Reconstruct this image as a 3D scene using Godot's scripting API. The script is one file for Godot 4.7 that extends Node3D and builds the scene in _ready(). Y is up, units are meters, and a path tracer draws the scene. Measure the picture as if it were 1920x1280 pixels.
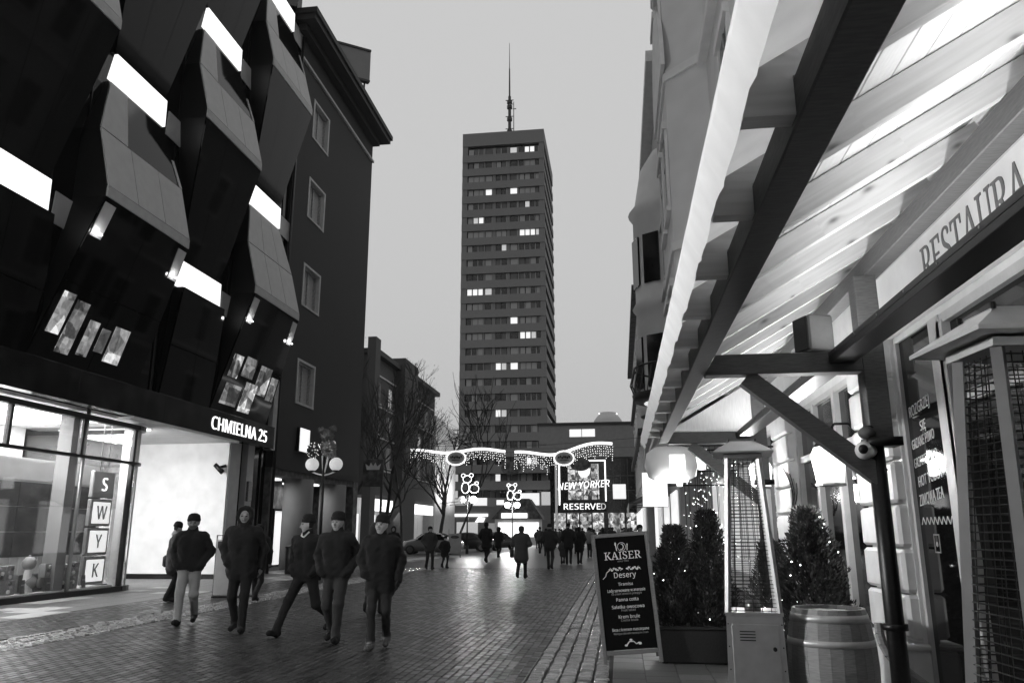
extends Node3D

var rng := RandomNumberGenerator.new()
var taken := {}
var MT := {}
var TX := {}

func _ready():
	rng.seed = 71
	# camera
	var cam := Camera3D.new()
	cam.name = "camera"
	cam.fov = 47.06
	cam.near = 0.05
	cam.far = 1500.0
	cam.position = Vector3(0, 1.5, 0)
	cam.rotation_degrees = Vector3(13.62, 7.65, -0.1)
	add_child(cam)
	cam.current = true
	# overcast dusk sky
	var sm := ProceduralSkyMaterial.new()
	sm.sky_top_color = lin(0.60)
	sm.sky_horizon_color = lin(0.48)
	sm.sky_curve = 0.12
	sm.ground_horizon_color = lin(0.10)
	sm.ground_bottom_color = lin(0.03)
	sm.sun_angle_max = 1.0
	var sky := Sky.new()
	sky.sky_material = sm
	var env := Environment.new()
	env.background_mode = Environment.BG_SKY
	env.sky = sky
	env.background_energy_multiplier = 1.0
	env.tonemap_mode = Environment.TONE_MAPPER_LINEAR
	env.tonemap_exposure = 1.0
	env.sdfgi_enabled = true
	env.ssao_enabled = true
	env.ssil_enabled = true
	env.fog_enabled = true
	env.fog_density = 0.00015
	env.fog_light_color = lin(0.7)
	var we := WorldEnvironment.new()
	we.name = "world_environment"
	we.environment = env
	add_child(we)
	# what is left of the sun behind the cloud
	var sun := DirectionalLight3D.new()
	sun.name = "sun"
	sun.light_energy = 0.03
	sun.light_angular_distance = 25.0
	sun.shadow_enabled = true
	sun.sky_mode = DirectionalLight3D.SKY_MODE_LIGHT_ONLY
	sun.rotation_degrees = Vector3(-50, 150, 0)
	add_child(sun)
	make_materials()
	make_ground()
	make_left_block()
	make_brick_house()
	make_left_row()
	make_tower()
	make_street_end()
	make_right_row()
	make_restaurant()
	make_porch()
	make_terrace()
	make_lamps()
	make_garlands()
	make_trees()
	make_cars()
	make_people()
	make_small_things()

# ---------------------------------------------------------------- textures and materials
func lin(v: float) -> Color:
	return Color(v, v, v).linear_to_srgb()

func grey_tex(key: String, sd: int, freq: float, lo: float, hi: float, oct := 4, sx := 1, sy := 1, size := 256) -> ImageTexture:
	if TX.has(key):
		return TX[key]
	var n := FastNoiseLite.new()
	n.seed = sd
	n.frequency = freq
	n.fractal_octaves = oct
	var src := n.get_seamless_image(size / sx, size / sy)
	src.resize(size, size, Image.INTERPOLATE_CUBIC)
	src.convert(Image.FORMAT_L8)
	var d := src.get_data()
	for i in d.size():
		d[i] = int(clampf(lerpf(lo, hi, d[i] / 255.0), 0.0, 1.0) * 255.0)
	var im := Image.create_from_data(size, size, false, Image.FORMAT_L8, d)
	im.generate_mipmaps()
	TX[key] = ImageTexture.create_from_image(im)
	return TX[key]

# pale softwood: faint grain along u with a few darker knots
func knot_tex() -> ImageTexture:
	if TX.has("knot"):
		return TX["knot"]
	var n := FastNoiseLite.new()
	n.seed = 14
	n.frequency = 0.02
	n.fractal_octaves = 3
	var g := RandomNumberGenerator.new()
	g.seed = 4
	var ks := []
	for i in 7:
		ks.append(Vector3(g.randf() * 256, g.randf() * 256, g.randf_range(2.5, 5.0)))
	var d := PackedByteArray()
	d.resize(65536)
	for y in 256:
		for x in 256:
			var bend := 0.0
			var dark := 0.0
			for k in ks:
				var q := Vector2(absf(x - k.x) * 0.45, absf(y - k.y))
				var r: float = q.length() / k.z
				if r < 4.0:
					bend += 9.0 * exp(-r * r * 0.3)
					dark += 0.35 * exp(-r * r * 1.2)
			var v := 0.95 + 0.07 * n.get_noise_2d(x * 0.25, (y + bend) * 4.0) - dark
			d[y * 256 + x] = int(clampf(v, 0.0, 1.0) * 255)
	TX["knot"] = ImageTexture.create_from_image(Image.create_from_data(256, 256, false, Image.FORMAT_L8, d))
	return TX["knot"]

# an opaque grey material of linear reflectance v with a noise texture laid on in three planes
func mat(key: String, v: float, rough := 0.7, metal := 0.0, tex: Texture2D = null, size := 1.0, relief: Texture2D = null, cm := 0.2) -> StandardMaterial3D:
	var m := StandardMaterial3D.new()
	m.resource_name = key
	m.albedo_color = lin(v)
	m.roughness = rough
	m.metallic = metal
	if tex or relief:
		m.uv1_triplanar = true
		m.uv1_world_triplanar = true
		m.uv1_scale = Vector3.ONE / size
	if tex:
		m.albedo_texture = tex
	if relief:
		m.heightmap_enabled = true
		m.heightmap_texture = relief
		m.heightmap_scale = cm
	MT[key] = m
	return m

func glow(key: String, e: float, base := 0.7) -> StandardMaterial3D:
	var m := StandardMaterial3D.new()
	m.resource_name = key
	m.albedo_color = lin(base)
	m.roughness = 0.5
	m.emission_enabled = true
	m.emission = Color.WHITE
	m.emission_energy_multiplier = e
	MT[key] = m
	return m

func pane(key: String, v: float, a: float) -> StandardMaterial3D:
	var m := StandardMaterial3D.new()
	m.resource_name = key
	m.albedo_color = Color(lin(v), a)
	m.transparency = BaseMaterial3D.TRANSPARENCY_ALPHA
	m.roughness = 0.03
	MT[key] = m
	return m

func make_materials():
	var fine := grey_tex("fine", 3, 0.05, 0.55, 1.0, 5)
	var cloud := grey_tex("cloud", 5, 0.012, 0.45, 1.0, 5)
	var soft := grey_tex("soft", 6, 0.015, 0.92, 1.0, 5)
	var speck := grey_tex("speck", 9, 0.16, 0.35, 1.0, 3)
	var grain := grey_tex("grain", 11, 0.10, 0.80, 1.0, 3, 8, 1)
	var grain_z := grey_tex("grain_z", 12, 0.10, 0.93, 1.0, 3, 1, 8)
	var lump := grey_tex("lump", 13, 0.03, 0.0, 1.0, 4)
	# ground
	mat("asphalt", 0.05, 0.5, 0, fine, 1.3, lump, 0.3)
	for i in 4:
		mat("paver%d" % i, [0.032, 0.048, 0.066, 0.04][i], [0.28, 0.38, 0.32, 0.42][i], 0, speck, 0.35, lump, 0.25)
	mat("paver_far", 0.06, 0.34, 0, speck, 0.8, lump, 0.5)
	for i in 4:
		mat("sett%d" % i, [0.40, 0.52, 0.45, 0.6][i], [0.2, 0.15, 0.24, 0.18][i], 0, speck, 0.22, lump, 0.5)
	mat("joint", 0.02, 0.8, 0, fine, 0.5)
	mat("slab", 0.3, 0.5, 0, speck, 0.5, lump, 0.15)
	mat("slab_dark", 0.2, 0.5, 0, speck, 0.5, lump, 0.15)
	# left block
	mat("cladding", 0.36, 0.5, 0.0, soft, 1.7, lump, 0.1)
	mat("dark_glass", 0.004, 0.06).metallic_specular = 0.3
	mat("mirror_glass", 0.004, 0.05)
	mat("fascia", 0.05, 0.12, 0.6, cloud, 3.0)
	mat("white_plaster", 0.68, 0.7, 0, soft, 2.6)
	mat("steel", 0.38, 0.32, 0.9, fine, 0.6)
	mat("steel_dark", 0.07, 0.35, 0.7, fine, 0.6)
	mat("black_metal", 0.012, 0.4, 0.2, fine, 0.4)
	mat("display_panel", 0.10, 0.35, 0, cloud, 1.6)
	mat("display_black", 0.012, 0.3)
	pane("shop_glass", 0.25, 0.06)
	pane("clear_glass", 0.3, 0.10)
	# brick and stone
	for i in 3:
		mat("brick%d" % i, [0.055, 0.07, 0.045][i], 0.85, 0, speck, 0.6, lump, 0.3)
	mat("brick_pale", 0.12, 0.85, 0, speck, 0.8, lump, 0.6)
	mat("brick_wall", 0.055, 0.85, 0, speck, 0.5, lump, 0.6)
	mat("stone", 0.45, 0.75, 0, soft, 1.4, lump, 0.2)
	mat("stone_dark", 0.14, 0.8, 0, cloud, 1.6, lump, 0.2)
	mat("roof_dark", 0.03, 0.7, 0, fine, 1.0)
	mat("render_grey", 0.2, 0.85, 0, soft, 3.0)
	mat("curtain_dim", 0.14, 0.9, 0, grain, 0.8)
	mat("curtain_grey", 0.42, 0.9, 0, grain, 0.8)
	mat("window_dark", 0.02, 0.1, 0, cloud, 2.0)
	mat("frame_white", 0.5, 0.5, 0, fine, 1.0)
	mat("tower_wall", 0.44, 0.85, 0, speck, 3.0)
	mat("old_wall", 0.66, 0.85, 0, soft, 3.5, lump, 0.15)
	mat("old_trim", 0.74, 0.8, 0, soft, 2.0)
	mat("old_dark", 0.36, 0.8, 0, soft, 2.0)
	# restaurant
	mat("facade_paint", 0.66, 0.6, 0, soft, 1.2, lump, 0.1)
	mat("frame_pale", 0.5, 0.5, 0, soft, 0.6)
	for i in 3:
		var tm := mat("timber%d" % i, [0.62, 0.68, 0.57][i], 0.6, 0, knot_tex(), 0.8)
		tm.uv1_world_triplanar = false
		tm.uv1_offset = Vector3(0.31 * i, 0.17 * i, 0.0)
	mat("timber_stained", 0.11, 0.6, 0, grain, 0.4, lump, 0.06)
	mat("board_white", 0.76, 0.55, 0, grain_z, 0.6)
	var cv := mat("canvas", 0.92, 0.8, 0, soft, 0.8)
	mat("canvas_white", 0.9, 0.7, 0, soft, 0.8)
	cv.backlight_enabled = true
	cv.backlight = lin(0.92)
	mat("oak", 0.32, 0.65, 0, grain, 0.3, lump, 0.1)
	mat("oak_dark", 0.18, 0.6, 0, grain, 0.3)
	mat("oak_pale", 0.40, 0.65, 0, grain, 0.3, lump, 0.1)
	mat("hoop", 0.65, 0.45, 0.4, soft, 0.3)
	mat("stainless", 0.55, 0.4, 0.95, soft, 0.5)
	mat("blackboard", 0.006, 0.85, 0, soft, 0.4).metallic_specular = 0.15
	mat("print_white", 0.75, 0.6)
	mat("print_grey", 0.30, 0.6)
	mat("chalk", 0.75, 0.9)
	mat("sign_board", 0.78, 0.55, 0, soft, 2.0)
	mat("sign_letter", 0.14, 0.5)
	mat("planter", 0.02, 0.6, 0, fine, 0.4)
	for i in 3:
		var f := mat("needle%d" % i, [0.018, 0.03, 0.045][i], 0.7)
		f.backlight_enabled = true
		f.backlight = lin(0.01)
	mat("bark", 0.035, 0.9, 0, fine, 0.5, lump, 0.5)
	mat("dead_leaf", 0.05, 0.8)
	mat("white_plastic", 0.65, 0.35)
	mat("globe", 0.6, 0.25)
	mat("tinsel", 0.5, 0.5, 0, speck, 0.2)
	mat("tinsel_dark", 0.02, 0.5)
	mat("rubber", 0.012, 0.8)
	mat("car_silver", 0.28, 0.25, 0.5)
	mat("car_dark", 0.02, 0.2, 0.3)
	mat("cardboard", 0.10, 0.6, 0, soft, 0.3)
	mat("gift_pale", 0.55, 0.5, 0, speck, 0.12)
	mat("awning", 0.10, 0.8, 0, cloud, 0.9)
	var cl := mat("cloth", 1.0, 0.95, 0, grey_tex("weave", 21, 0.11, 0.6, 1.0, 3), 0.25, lump, 0.2)
	cl.vertex_color_use_as_albedo = true
	mat("wool", 0.008, 0.95, 0, fine, 0.08, speck, 0.2)
	mat("wool_grey", 0.06, 0.95, 0, fine, 0.08, speck, 0.2)
	mat("fur", 0.05, 0.95, 0, speck, 0.06, speck, 0.8)
	mat("bag_leather", 0.01, 0.45)
	mat("scarf_pale", 0.35, 0.9, 0, fine, 0.1)
	# things that give off light
	glow("lightbox", 1.15)
	glow("lamp_white", 6.0)
	glow("lamp_soft", 1.6)
	glow("bulb_small", 9.0)
	glow("bulb_mild", 2.2)
	glow("sign_lit", 1.6)
	glow("sign_dim", 0.9)
	glow("shop_ceiling", 2.3)
	glow("window_lit", 0.8)
	glow("window_low", 0.16, 0.4)
	glow("window_mid", 0.4, 0.5)
	glow("star_dim", 0.5)

# ---------------------------------------------------------------- geometry helpers
class B:
	var st := SurfaceTool.new()
	func _init(smooth := false):
		st.begin(Mesh.PRIMITIVE_TRIANGLES)
		st.set_smooth_group(0 if smooth else -1)
	func tri(a: Vector3, b: Vector3, c: Vector3):      # counter-clockwise as seen from outside
		st.add_vertex(a)
		st.add_vertex(c)
		st.add_vertex(b)
	func quad(a: Vector3, b: Vector3, c: Vector3, d: Vector3):
		tri(a, b, c)
		tri(a, c, d)
	func hexa(p: Array):                                # 4 bottom points then 4 top points, both counter-clockwise from above
		quad(p[3], p[2], p[1], p[0])
		quad(p[4], p[5], p[6], p[7])
		for i in 4:
			var j := (i + 1) % 4
			quad(p[i], p[j], p[4 + j], p[4 + i])
	func box(c: Vector3, s: Vector3, bs := Basis()):
		var p := []
		for y in [-0.5, 0.5]:
			for q in [Vector2(-0.5, 0.5), Vector2(0.5, 0.5), Vector2(0.5, -0.5), Vector2(-0.5, -0.5)]:
				p.append(c + bs * Vector3(q.x * s.x, y * s.y, q.y * s.z))
		hexa(p)
	func span(x0: float, x1: float, y0: float, y1: float, z0: float, z1: float):
		box(Vector3((x0 + x1) / 2, (y0 + y1) / 2, (z0 + z1) / 2), Vector3(absf(x1 - x0), absf(y1 - y0), absf(z1 - z0)))
	func bevel(c: Vector3, s: Vector3, e: float, bs := Basis()):   # box with chamfered edges
		var h := s / 2
		var v := func(sx: float, sy: float, sz: float, ax: int) -> Vector3:
			var q := Vector3(sx * (h.x - e), sy * (h.y - e), sz * (h.z - e))
			if ax == 0: q.x = sx * h.x
			elif ax == 1: q.y = sy * h.y
			else: q.z = sz * h.z
			return c + bs * q
		for s1 in [-1.0, 1.0]:
			var l := [[-1.0, -1.0], [1.0, -1.0], [1.0, 1.0], [-1.0, 1.0]]
			var X := []
			var Y := []
			var Z := []
			for q in l:
				X.append(v.call(s1, q[0], q[1], 0))
				Y.append(v.call(q[1], s1, q[0], 1))
				Z.append(v.call(q[0], q[1], s1, 2))
			for f in [X, Y, Z]:
				if s1 > 0: quad(f[0], f[1], f[2], f[3])
				else: quad(f[3], f[2], f[1], f[0])
		for a in [-1.0, 1.0]:
			for b in [-1.0, 1.0]:
				var fl: bool = a * b > 0
				var e1 := [v.call(a, b, -1.0, 0), v.call(a, b, -1.0, 1), v.call(a, b, 1.0, 1), v.call(a, b, 1.0, 0)]
				var e2 := [v.call(-1.0, a, b, 1), v.call(-1.0, a, b, 2), v.call(1.0, a, b, 2), v.call(1.0, a, b, 1)]
				var e3 := [v.call(b, -1.0, a, 2), v.call(b, -1.0, a, 0), v.call(b, 1.0, a, 0), v.call(b, 1.0, a, 2)]
				for f in [e1, e2, e3]:
					if fl: quad(f[0], f[1], f[2], f[3])
					else: quad(f[3], f[2], f[1], f[0])
				for d in [-1.0, 1.0]:
					if a * b * d > 0: tri(v.call(a, b, d, 0), v.call(a, b, d, 1), v.call(a, b, d, 2))
					else: tri(v.call(a, b, d, 2), v.call(a, b, d, 1), v.call(a, b, d, 0))
	func cyl(p0: Vector3, p1: Vector3, r0: float, r1: float, n := 10, caps := true):
		var d := (p1 - p0).normalized()
		var u := d.cross(Vector3.RIGHT if absf(d.x) < 0.8 else Vector3.UP).normalized()
		var w := d.cross(u)
		for i in n:
			var a := TAU * i / n
			var b := TAU * (i + 1) / n
			var ea := u * cos(a) + w * sin(a)
			var eb := u * cos(b) + w * sin(b)
			quad(p0 + ea * r0, p0 + eb * r0, p1 + eb * r1, p1 + ea * r1)
			if caps:
				tri(p0, p0 + eb * r0, p0 + ea * r0)
				tri(p1, p1 + ea * r1, p1 + eb * r1)
	func tube(pts: Array, r: float, n := 6, r_end := -1.0):
		for i in pts.size() - 1:
			var t0 := float(i) / (pts.size() - 1)
			var t1 := float(i + 1) / (pts.size() - 1)
			var re := r if r_end < 0 else r_end
			cyl(pts[i], pts[i + 1], lerpf(r, re, t0), lerpf(r, re, t1), n, i == 0 or i == pts.size() - 2)
	func bar(p0: Vector3, p1: Vector3, w: float, h: float, up := Vector3.UP):   # square timber, w across, h along up
		var d := p1 - p0
		var z := d.normalized()
		var x := up.cross(z).normalized()
		var y := z.cross(x)
		box((p0 + p1) / 2, Vector3(w, h, d.length()), Basis(x, y, z))
	func lathe(prof: Array, n: int, o := Vector3.ZERO):    # prof: Vector2(radius, height) from bottom to top
		for k in prof.size() - 1:
			var p: Vector2 = prof[k]
			var q: Vector2 = prof[k + 1]
			for i in n:
				var a := TAU * i / n
				var b := TAU * (i + 1) / n
				var va := Vector3(cos(a), 0, -sin(a))
				var vb := Vector3(cos(b), 0, -sin(b))
				var A := o + va * p.x + Vector3.UP * p.y
				var Bq := o + vb * p.x + Vector3.UP * p.y
				var Cq := o + vb * q.x + Vector3.UP * q.y
				var D := o + va * q.x + Vector3.UP * q.y
				if p.x > 1e-5 : tri(A, Bq, Cq)
				if q.x > 1e-5 : tri(A, Cq, D)
	func ball(c: Vector3, r: Vector3, nu := 12, nv := 8):
		for j in nv:
			var t0 := PI * j / nv - PI / 2
			var t1 := PI * (j + 1) / nv - PI / 2
			for i in nu:
				var a := TAU * i / nu
				var b := TAU * (i + 1) / nu
				var f := func(t: float, g: float) -> Vector3:
					return c + Vector3(cos(t) * cos(g) * r.x, sin(t) * r.y, -cos(t) * sin(g) * r.z)
				if j > 0: tri(f.call(t0, a), f.call(t0, b), f.call(t1, b))
				if j < nv - 1: tri(f.call(t0, a), f.call(t1, b), f.call(t1, a))
	# polygon (x, y) given counter-clockwise, extruded from z = 0 to z = depth in the axes of xf
	func prism(poly: Array, xf: Transform3D, depth: float):
		var pv := PackedVector2Array(poly)
		var ids := Geometry2D.triangulate_polygon(pv)
		for i in range(0, ids.size(), 3):
			var a := pv[ids[i]]
			var b := pv[ids[i + 1]]
			var c := pv[ids[i + 2]]
			if (b - a).cross(c - a) < 0:
				var t := b
				b = c
				c = t
			tri(xf * Vector3(a.x, a.y, depth), xf * Vector3(b.x, b.y, depth), xf * Vector3(c.x, c.y, depth))
			tri(xf * Vector3(c.x, c.y, 0), xf * Vector3(b.x, b.y, 0), xf * Vector3(a.x, a.y, 0))
		for i in pv.size():
			var a := pv[i]
			var b := pv[(i + 1) % pv.size()]
			quad(xf * Vector3(a.x, a.y, 0), xf * Vector3(b.x, b.y, 0), xf * Vector3(b.x, b.y, depth), xf * Vector3(a.x, a.y, depth))
	func done() -> ArrayMesh:
		st.generate_normals()
		st.index()
		return st.commit()

func numbered(n: String, parent: Node) -> String:
	var k := str(parent.get_instance_id()) + n
	var c: int = taken.get(k, 0)
	taken[k] = c + 1
	return n if c == 0 else "%s_%03d" % [n, c]

func put(n: String, mesh, m, parent: Node = self, at := Transform3D()) -> MeshInstance3D:
	var o := MeshInstance3D.new()
	o.name = numbered(n, parent)
	o.mesh = mesh.done() if mesh is B else mesh
	o.material_override = MT[m] if m is String else m
	o.transform = at
	o.cast_shadow = GeometryInstance3D.SHADOW_CASTING_SETTING_ON
	parent.add_child(o, true)
	return o

func tag(o: Node, label: String, cat: String, group := "") -> Node:
	o.set_meta("label", label)
	o.set_meta("category", cat)
	if group != "":
		o.set_meta("group", group)
	return o

func kind(o: Node, k := "structure") -> Node:
	o.set_meta("kind", k)
	return o

func thing(n: String, label: String, cat: String, at := Vector3.ZERO, group := "", yaw := 0.0) -> Node3D:
	var o := Node3D.new()
	o.name = numbered(n, self)
	add_child(o, true)
	o.position = at
	o.rotation.y = yaw
	tag(o, label, cat, group)
	return o

func copy_of(o: Node3D, n: String, label: String, at: Vector3, yaw := 0.0) -> Node3D:
	var c: Node3D = o.duplicate()
	c.name = numbered(n, self)
	add_child(c, true)
	c.position = at
	c.rotation.y = yaw
	c.set_meta("label", label)
	return c

# a joined piece: build it with one call of the given function
func bit(n: String, m, parent: Node, f: Callable, smooth := false) -> MeshInstance3D:
	var b := B.new(smooth)
	f.call(b)
	return put(n, b, m, parent)

func boxpart(n: String, m, parent: Node, c: Vector3, s: Vector3, bs := Basis()) -> MeshInstance3D:
	var b := B.new()
	b.box(c, s, bs)
	return put(n, b, m, parent)

# lettering lying in the plane whose x axis is ax and whose y axis is ay; p is the left end of the base line
func text(n: String, s: String, m, parent: Node, p: Vector3, ax: Vector3, ay: Vector3, h: float, depth := 0.01, font := "Droid Sans", align := 0, wscale := 1.0) -> MeshInstance3D:
	var tm := TextMesh.new()
	var sf := SystemFont.new()
	sf.font_names = PackedStringArray([font])
	tm.font = sf
	tm.text = s
	tm.font_size = 64
	tm.pixel_size = h / 46.0
	tm.depth = depth
	tm.curve_step = 2.0
	tm.horizontal_alignment = [HORIZONTAL_ALIGNMENT_LEFT, HORIZONTAL_ALIGNMENT_CENTER][align]
	tm.vertical_alignment = VERTICAL_ALIGNMENT_BOTTOM
	return put(n, tm, m, parent, Transform3D(Basis(ax * wscale, ay, ax.cross(ay).normalized()), p - ay * h * 0.33))

func area_light(n: String, at: Vector3, look: Vector3, sx: float, sy: float, e: float, parent: Node = self):
	var l := AreaLight3D.new()
	l.name = numbered(n, parent)
	l.area_size = Vector2(sx, sy)
	l.light_energy = e
	l.area_range = 30.0
	l.shadow_enabled = true
	parent.add_child(l, true)
	var up := Vector3.UP if absf(look.y) < 0.9 else Vector3(0, 0, -1)
	l.transform = Transform3D(Basis.looking_at(look, up), at)
	return l

func omni(n: String, at: Vector3, e: float, size := 0.1, parent: Node = self):
	var l := OmniLight3D.new()
	l.name = numbered(n, parent)
	l.light_energy = e
	l.light_size = size
	l.omni_range = 30.0
	l.omni_attenuation = 2.0
	l.shadow_enabled = true
	parent.add_child(l, true)
	l.position = at
	return l

# ---------------------------------------------------------------- ground
func stone_mesh(lx: float, lz: float, ch: float, dep: float) -> ArrayMesh:
	var b := B.new()
	var t := []
	var m := []
	var w := []
	for q in [Vector2(-1, 1), Vector2(1, 1), Vector2(1, -1), Vector2(-1, -1)]:
		t.append(Vector3(q.x * (lx / 2 - ch), 0, q.y * (lz / 2 - ch)))
		m.append(Vector3(q.x * lx / 2, -ch * 0.8, q.y * lz / 2))
		w.append(Vector3(q.x * lx / 2, -dep, q.y * lz / 2))
	if dep > 0.05:
		for i in 4: b.tri(t[i], t[(i + 1) % 4], Vector3(0, ch * 0.35, 0))
	else:
		b.quad(t[0], t[1], t[2], t[3])
	for i in 4:
		var j := (i + 1) % 4
		b.quad(m[i], m[j], t[j], t[i])
		b.quad(w[i], w[j], m[j], m[i])
	return b.done()

# lays stones: the 300 nearest as parts, the rest as one part
func lay(parent: Node, n: String, spots: Array, meshes: Array, mats: Array, most := 300):
	spots.sort_custom(func(a, b): return a.d < b.d)
	var rest := {}
	for i in spots.size():
		var s = spots[i]
		if i < most:
			put(n, meshes[s.v], mats[s.m], parent, s.t)
		else:
			var k := "%d_%d" % [s.v, s.m]
			if not rest.has(k): rest[k] = []
			rest[k].append(s)
	for k in rest:
		var mm := MultiMesh.new()
		mm.transform_format = MultiMesh.TRANSFORM_3D
		mm.mesh = meshes[rest[k][0].v]
		mm.instance_count = rest[k].size()
		for i in rest[k].size():
			mm.set_instance_transform(i, rest[k][i].t)
		var o := MultiMeshInstance3D.new()
		o.name = numbered(n + "_field", parent)
		o.multimesh = mm
		o.material_override = MT[mats[rest[k][0].m]]
		parent.add_child(o, true)
		kind(o, "stuff")

func spot(x: float, y: float, z: float, yaw: float, tilt: float, v: int, m: int) -> Dictionary:
	var bs := Basis(Vector3.UP, yaw) * Basis(Vector3.RIGHT, rng.randfn(0, tilt)) * Basis(Vector3.BACK, rng.randfn(0, tilt))
	return {t = Transform3D(bs, Vector3(x, y, z)), d = absf(z) + absf(x) * 0.3, v = v, m = m}

func sheet(n: String, m: String, x0: float, x1: float, z0: float, z1: float, y: float, parent: Node = self) -> MeshInstance3D:
	var b := B.new()
	b.quad(Vector3(x0, y, z0), Vector3(x1, y, z0), Vector3(x1, y, z1), Vector3(x0, y, z1))
	return put(n, b, m, parent)

func make_ground():
	kind(sheet("ground", "asphalt", -700, 700, 100, -900, -0.06))
	# paved carriageway
	var road := Node3D.new()
	road.name = "road"
	add_child(road)
	kind(road)
	sheet("bedding", "joint", -10.6, 0.0, 4, -34, -0.014, road)
	sheet("far_paving", "paver_far", -13.0, 0.9, -34, -95, -0.004, road)
	var pm := [stone_mesh(0.095, 0.194, 0.006, 0.03), stone_mesh(0.093, 0.190, 0.009, 0.03)]
	var sp := []
	var row := 0
	for i in range(0, 69):
		var x := -1.09 - 0.1 * i
		if x < -10.55: break
		var off := 0.1 if i % 2 else 0.0
		for k in 137:
			var z := -6.4 - off - 0.2 * k
			if x < -7.9 and x > -8.9: continue
			if atan2(-x, -z) > 0.80: continue
			var mi := rng.randi() % 4
			sp.append(spot(x + rng.randf_range(-.002, .002), rng.randf_range(-0.003, 0.001), z, rng.randfn(0, 0.006), 0.006, rng.randi() % 2, mi))
	for i in range(0, 17):
		var x2 := -8.96 - 0.1 * i
		for k in 137:
			var z2 := -6.4 - (0.1 if i % 2 else 0.0) - 0.2 * k
			if atan2(-x2, -z2) > 0.86: continue
			sp.append(spot(x2, rng.randf_range(-0.003, 0.001), z2, rng.randfn(0, 0.006), 0.006, rng.randi() % 2, rng.randi() % 4))
	lay(road, "paver", sp, pm, ["paver0", "paver1", "paver2", "paver3"])
	# rows of setts along both sides
	var cm := []
	for i in 5:
		cm.append(stone_mesh(0.138 + 0.006 * (i % 3), 0.080 + 0.011 * i, 0.018, 0.06))
	var gut := Node3D.new()
	gut.name = "sett_gutter"
	add_child(gut)
	kind(gut)
	sheet("bedding", "joint", -1.04, -0.16, 4, -34.0, -0.03, gut)
	sp = []
	for r in 5:
		var z := -8.1 - 0.03 * r
		while z > -33.5:
			var v := rng.randi() % 5
			var l := 0.08 + 0.011 * v
			z -= l / 2 + 0.009
			sp.append(spot(-0.945 + 0.174 * r + rng.randfn(0, 0.004), 0.012 + rng.randfn(0, 0.006), z, rng.randfn(0, 0.03), 0.035, v, rng.randi() % 4))
			z -= l / 2 + 0.009
	lay(gut, "sett", sp, cm, ["sett0", "sett1", "sett2", "sett3"])
	var gut2 := Node3D.new()
	gut2.name = "sett_gutter_001"
	add_child(gut2)
	kind(gut2)
	sp = []
	for r in 5:
		var z := -8.1 - 0.03 * r
		while z > -33.5:
			var v := rng.randi() % 5
			var l := 0.08 + 0.011 * v
			z -= l / 2 + 0.009
			if atan2(8.4, -z) < 0.86:
				sp.append(spot(-8.75 + 0.174 * r + rng.randfn(0, 0.004), 0.010 + rng.randfn(0, 0.006), z, rng.randfn(0, 0.03), 0.035, v, rng.randi() % 4))
			z -= l / 2 + 0.009
	lay(gut2, "sett", sp, cm, ["sett0", "sett1", "sett2", "sett3"])
	# slab pavements
	var left := Node3D.new()
	left.name = "pavement"
	add_child(left)
	kind(left)
	sheet("bedding", "joint", -19.0, -10.62, 4, -62, -0.009, left)
	sp = []
	var sl := [stone_mesh(0.592, 0.592, 0.005, 0.03)]
	for i in 5:
		for k in 60:
			sp.append(spot(-10.92 - 0.6 * i, 0.004, -12.0 - 0.6 * k - 0.3 * (i % 2), 0, 0.0015, 0, 0 if rng.randf() < 0.8 else 1))
	for i in 6:
		for k in 8:
			sp.append(spot(-13.92 - 0.6 * i, 0.004, -20.6 - 0.6 * k, 0, 0.0015, 0, 0))
	lay(left, "slab", sp, sl, ["slab", "stone"])
	var right := Node3D.new()
	right.name = "pavement_001"
	add_child(right)
	kind(right)
	sheet("bedding", "joint", -0.15, 2.6, 4, -60, -0.010, right)
	sp = []
	var s2 := [stone_mesh(0.345, 0.345, 0.005, 0.03)]
	for i in 7:
		for k in 60:
			sp.append(spot(0.04 + 0.35 * i, 0.003, -8.0 - 0.35 * k - 0.175 * (i % 2), 0, 0.003, 0, 0 if rng.randf() < 0.75 else 1))
	lay(right, "slab", sp, s2, ["slab_dark", "slab"])

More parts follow.
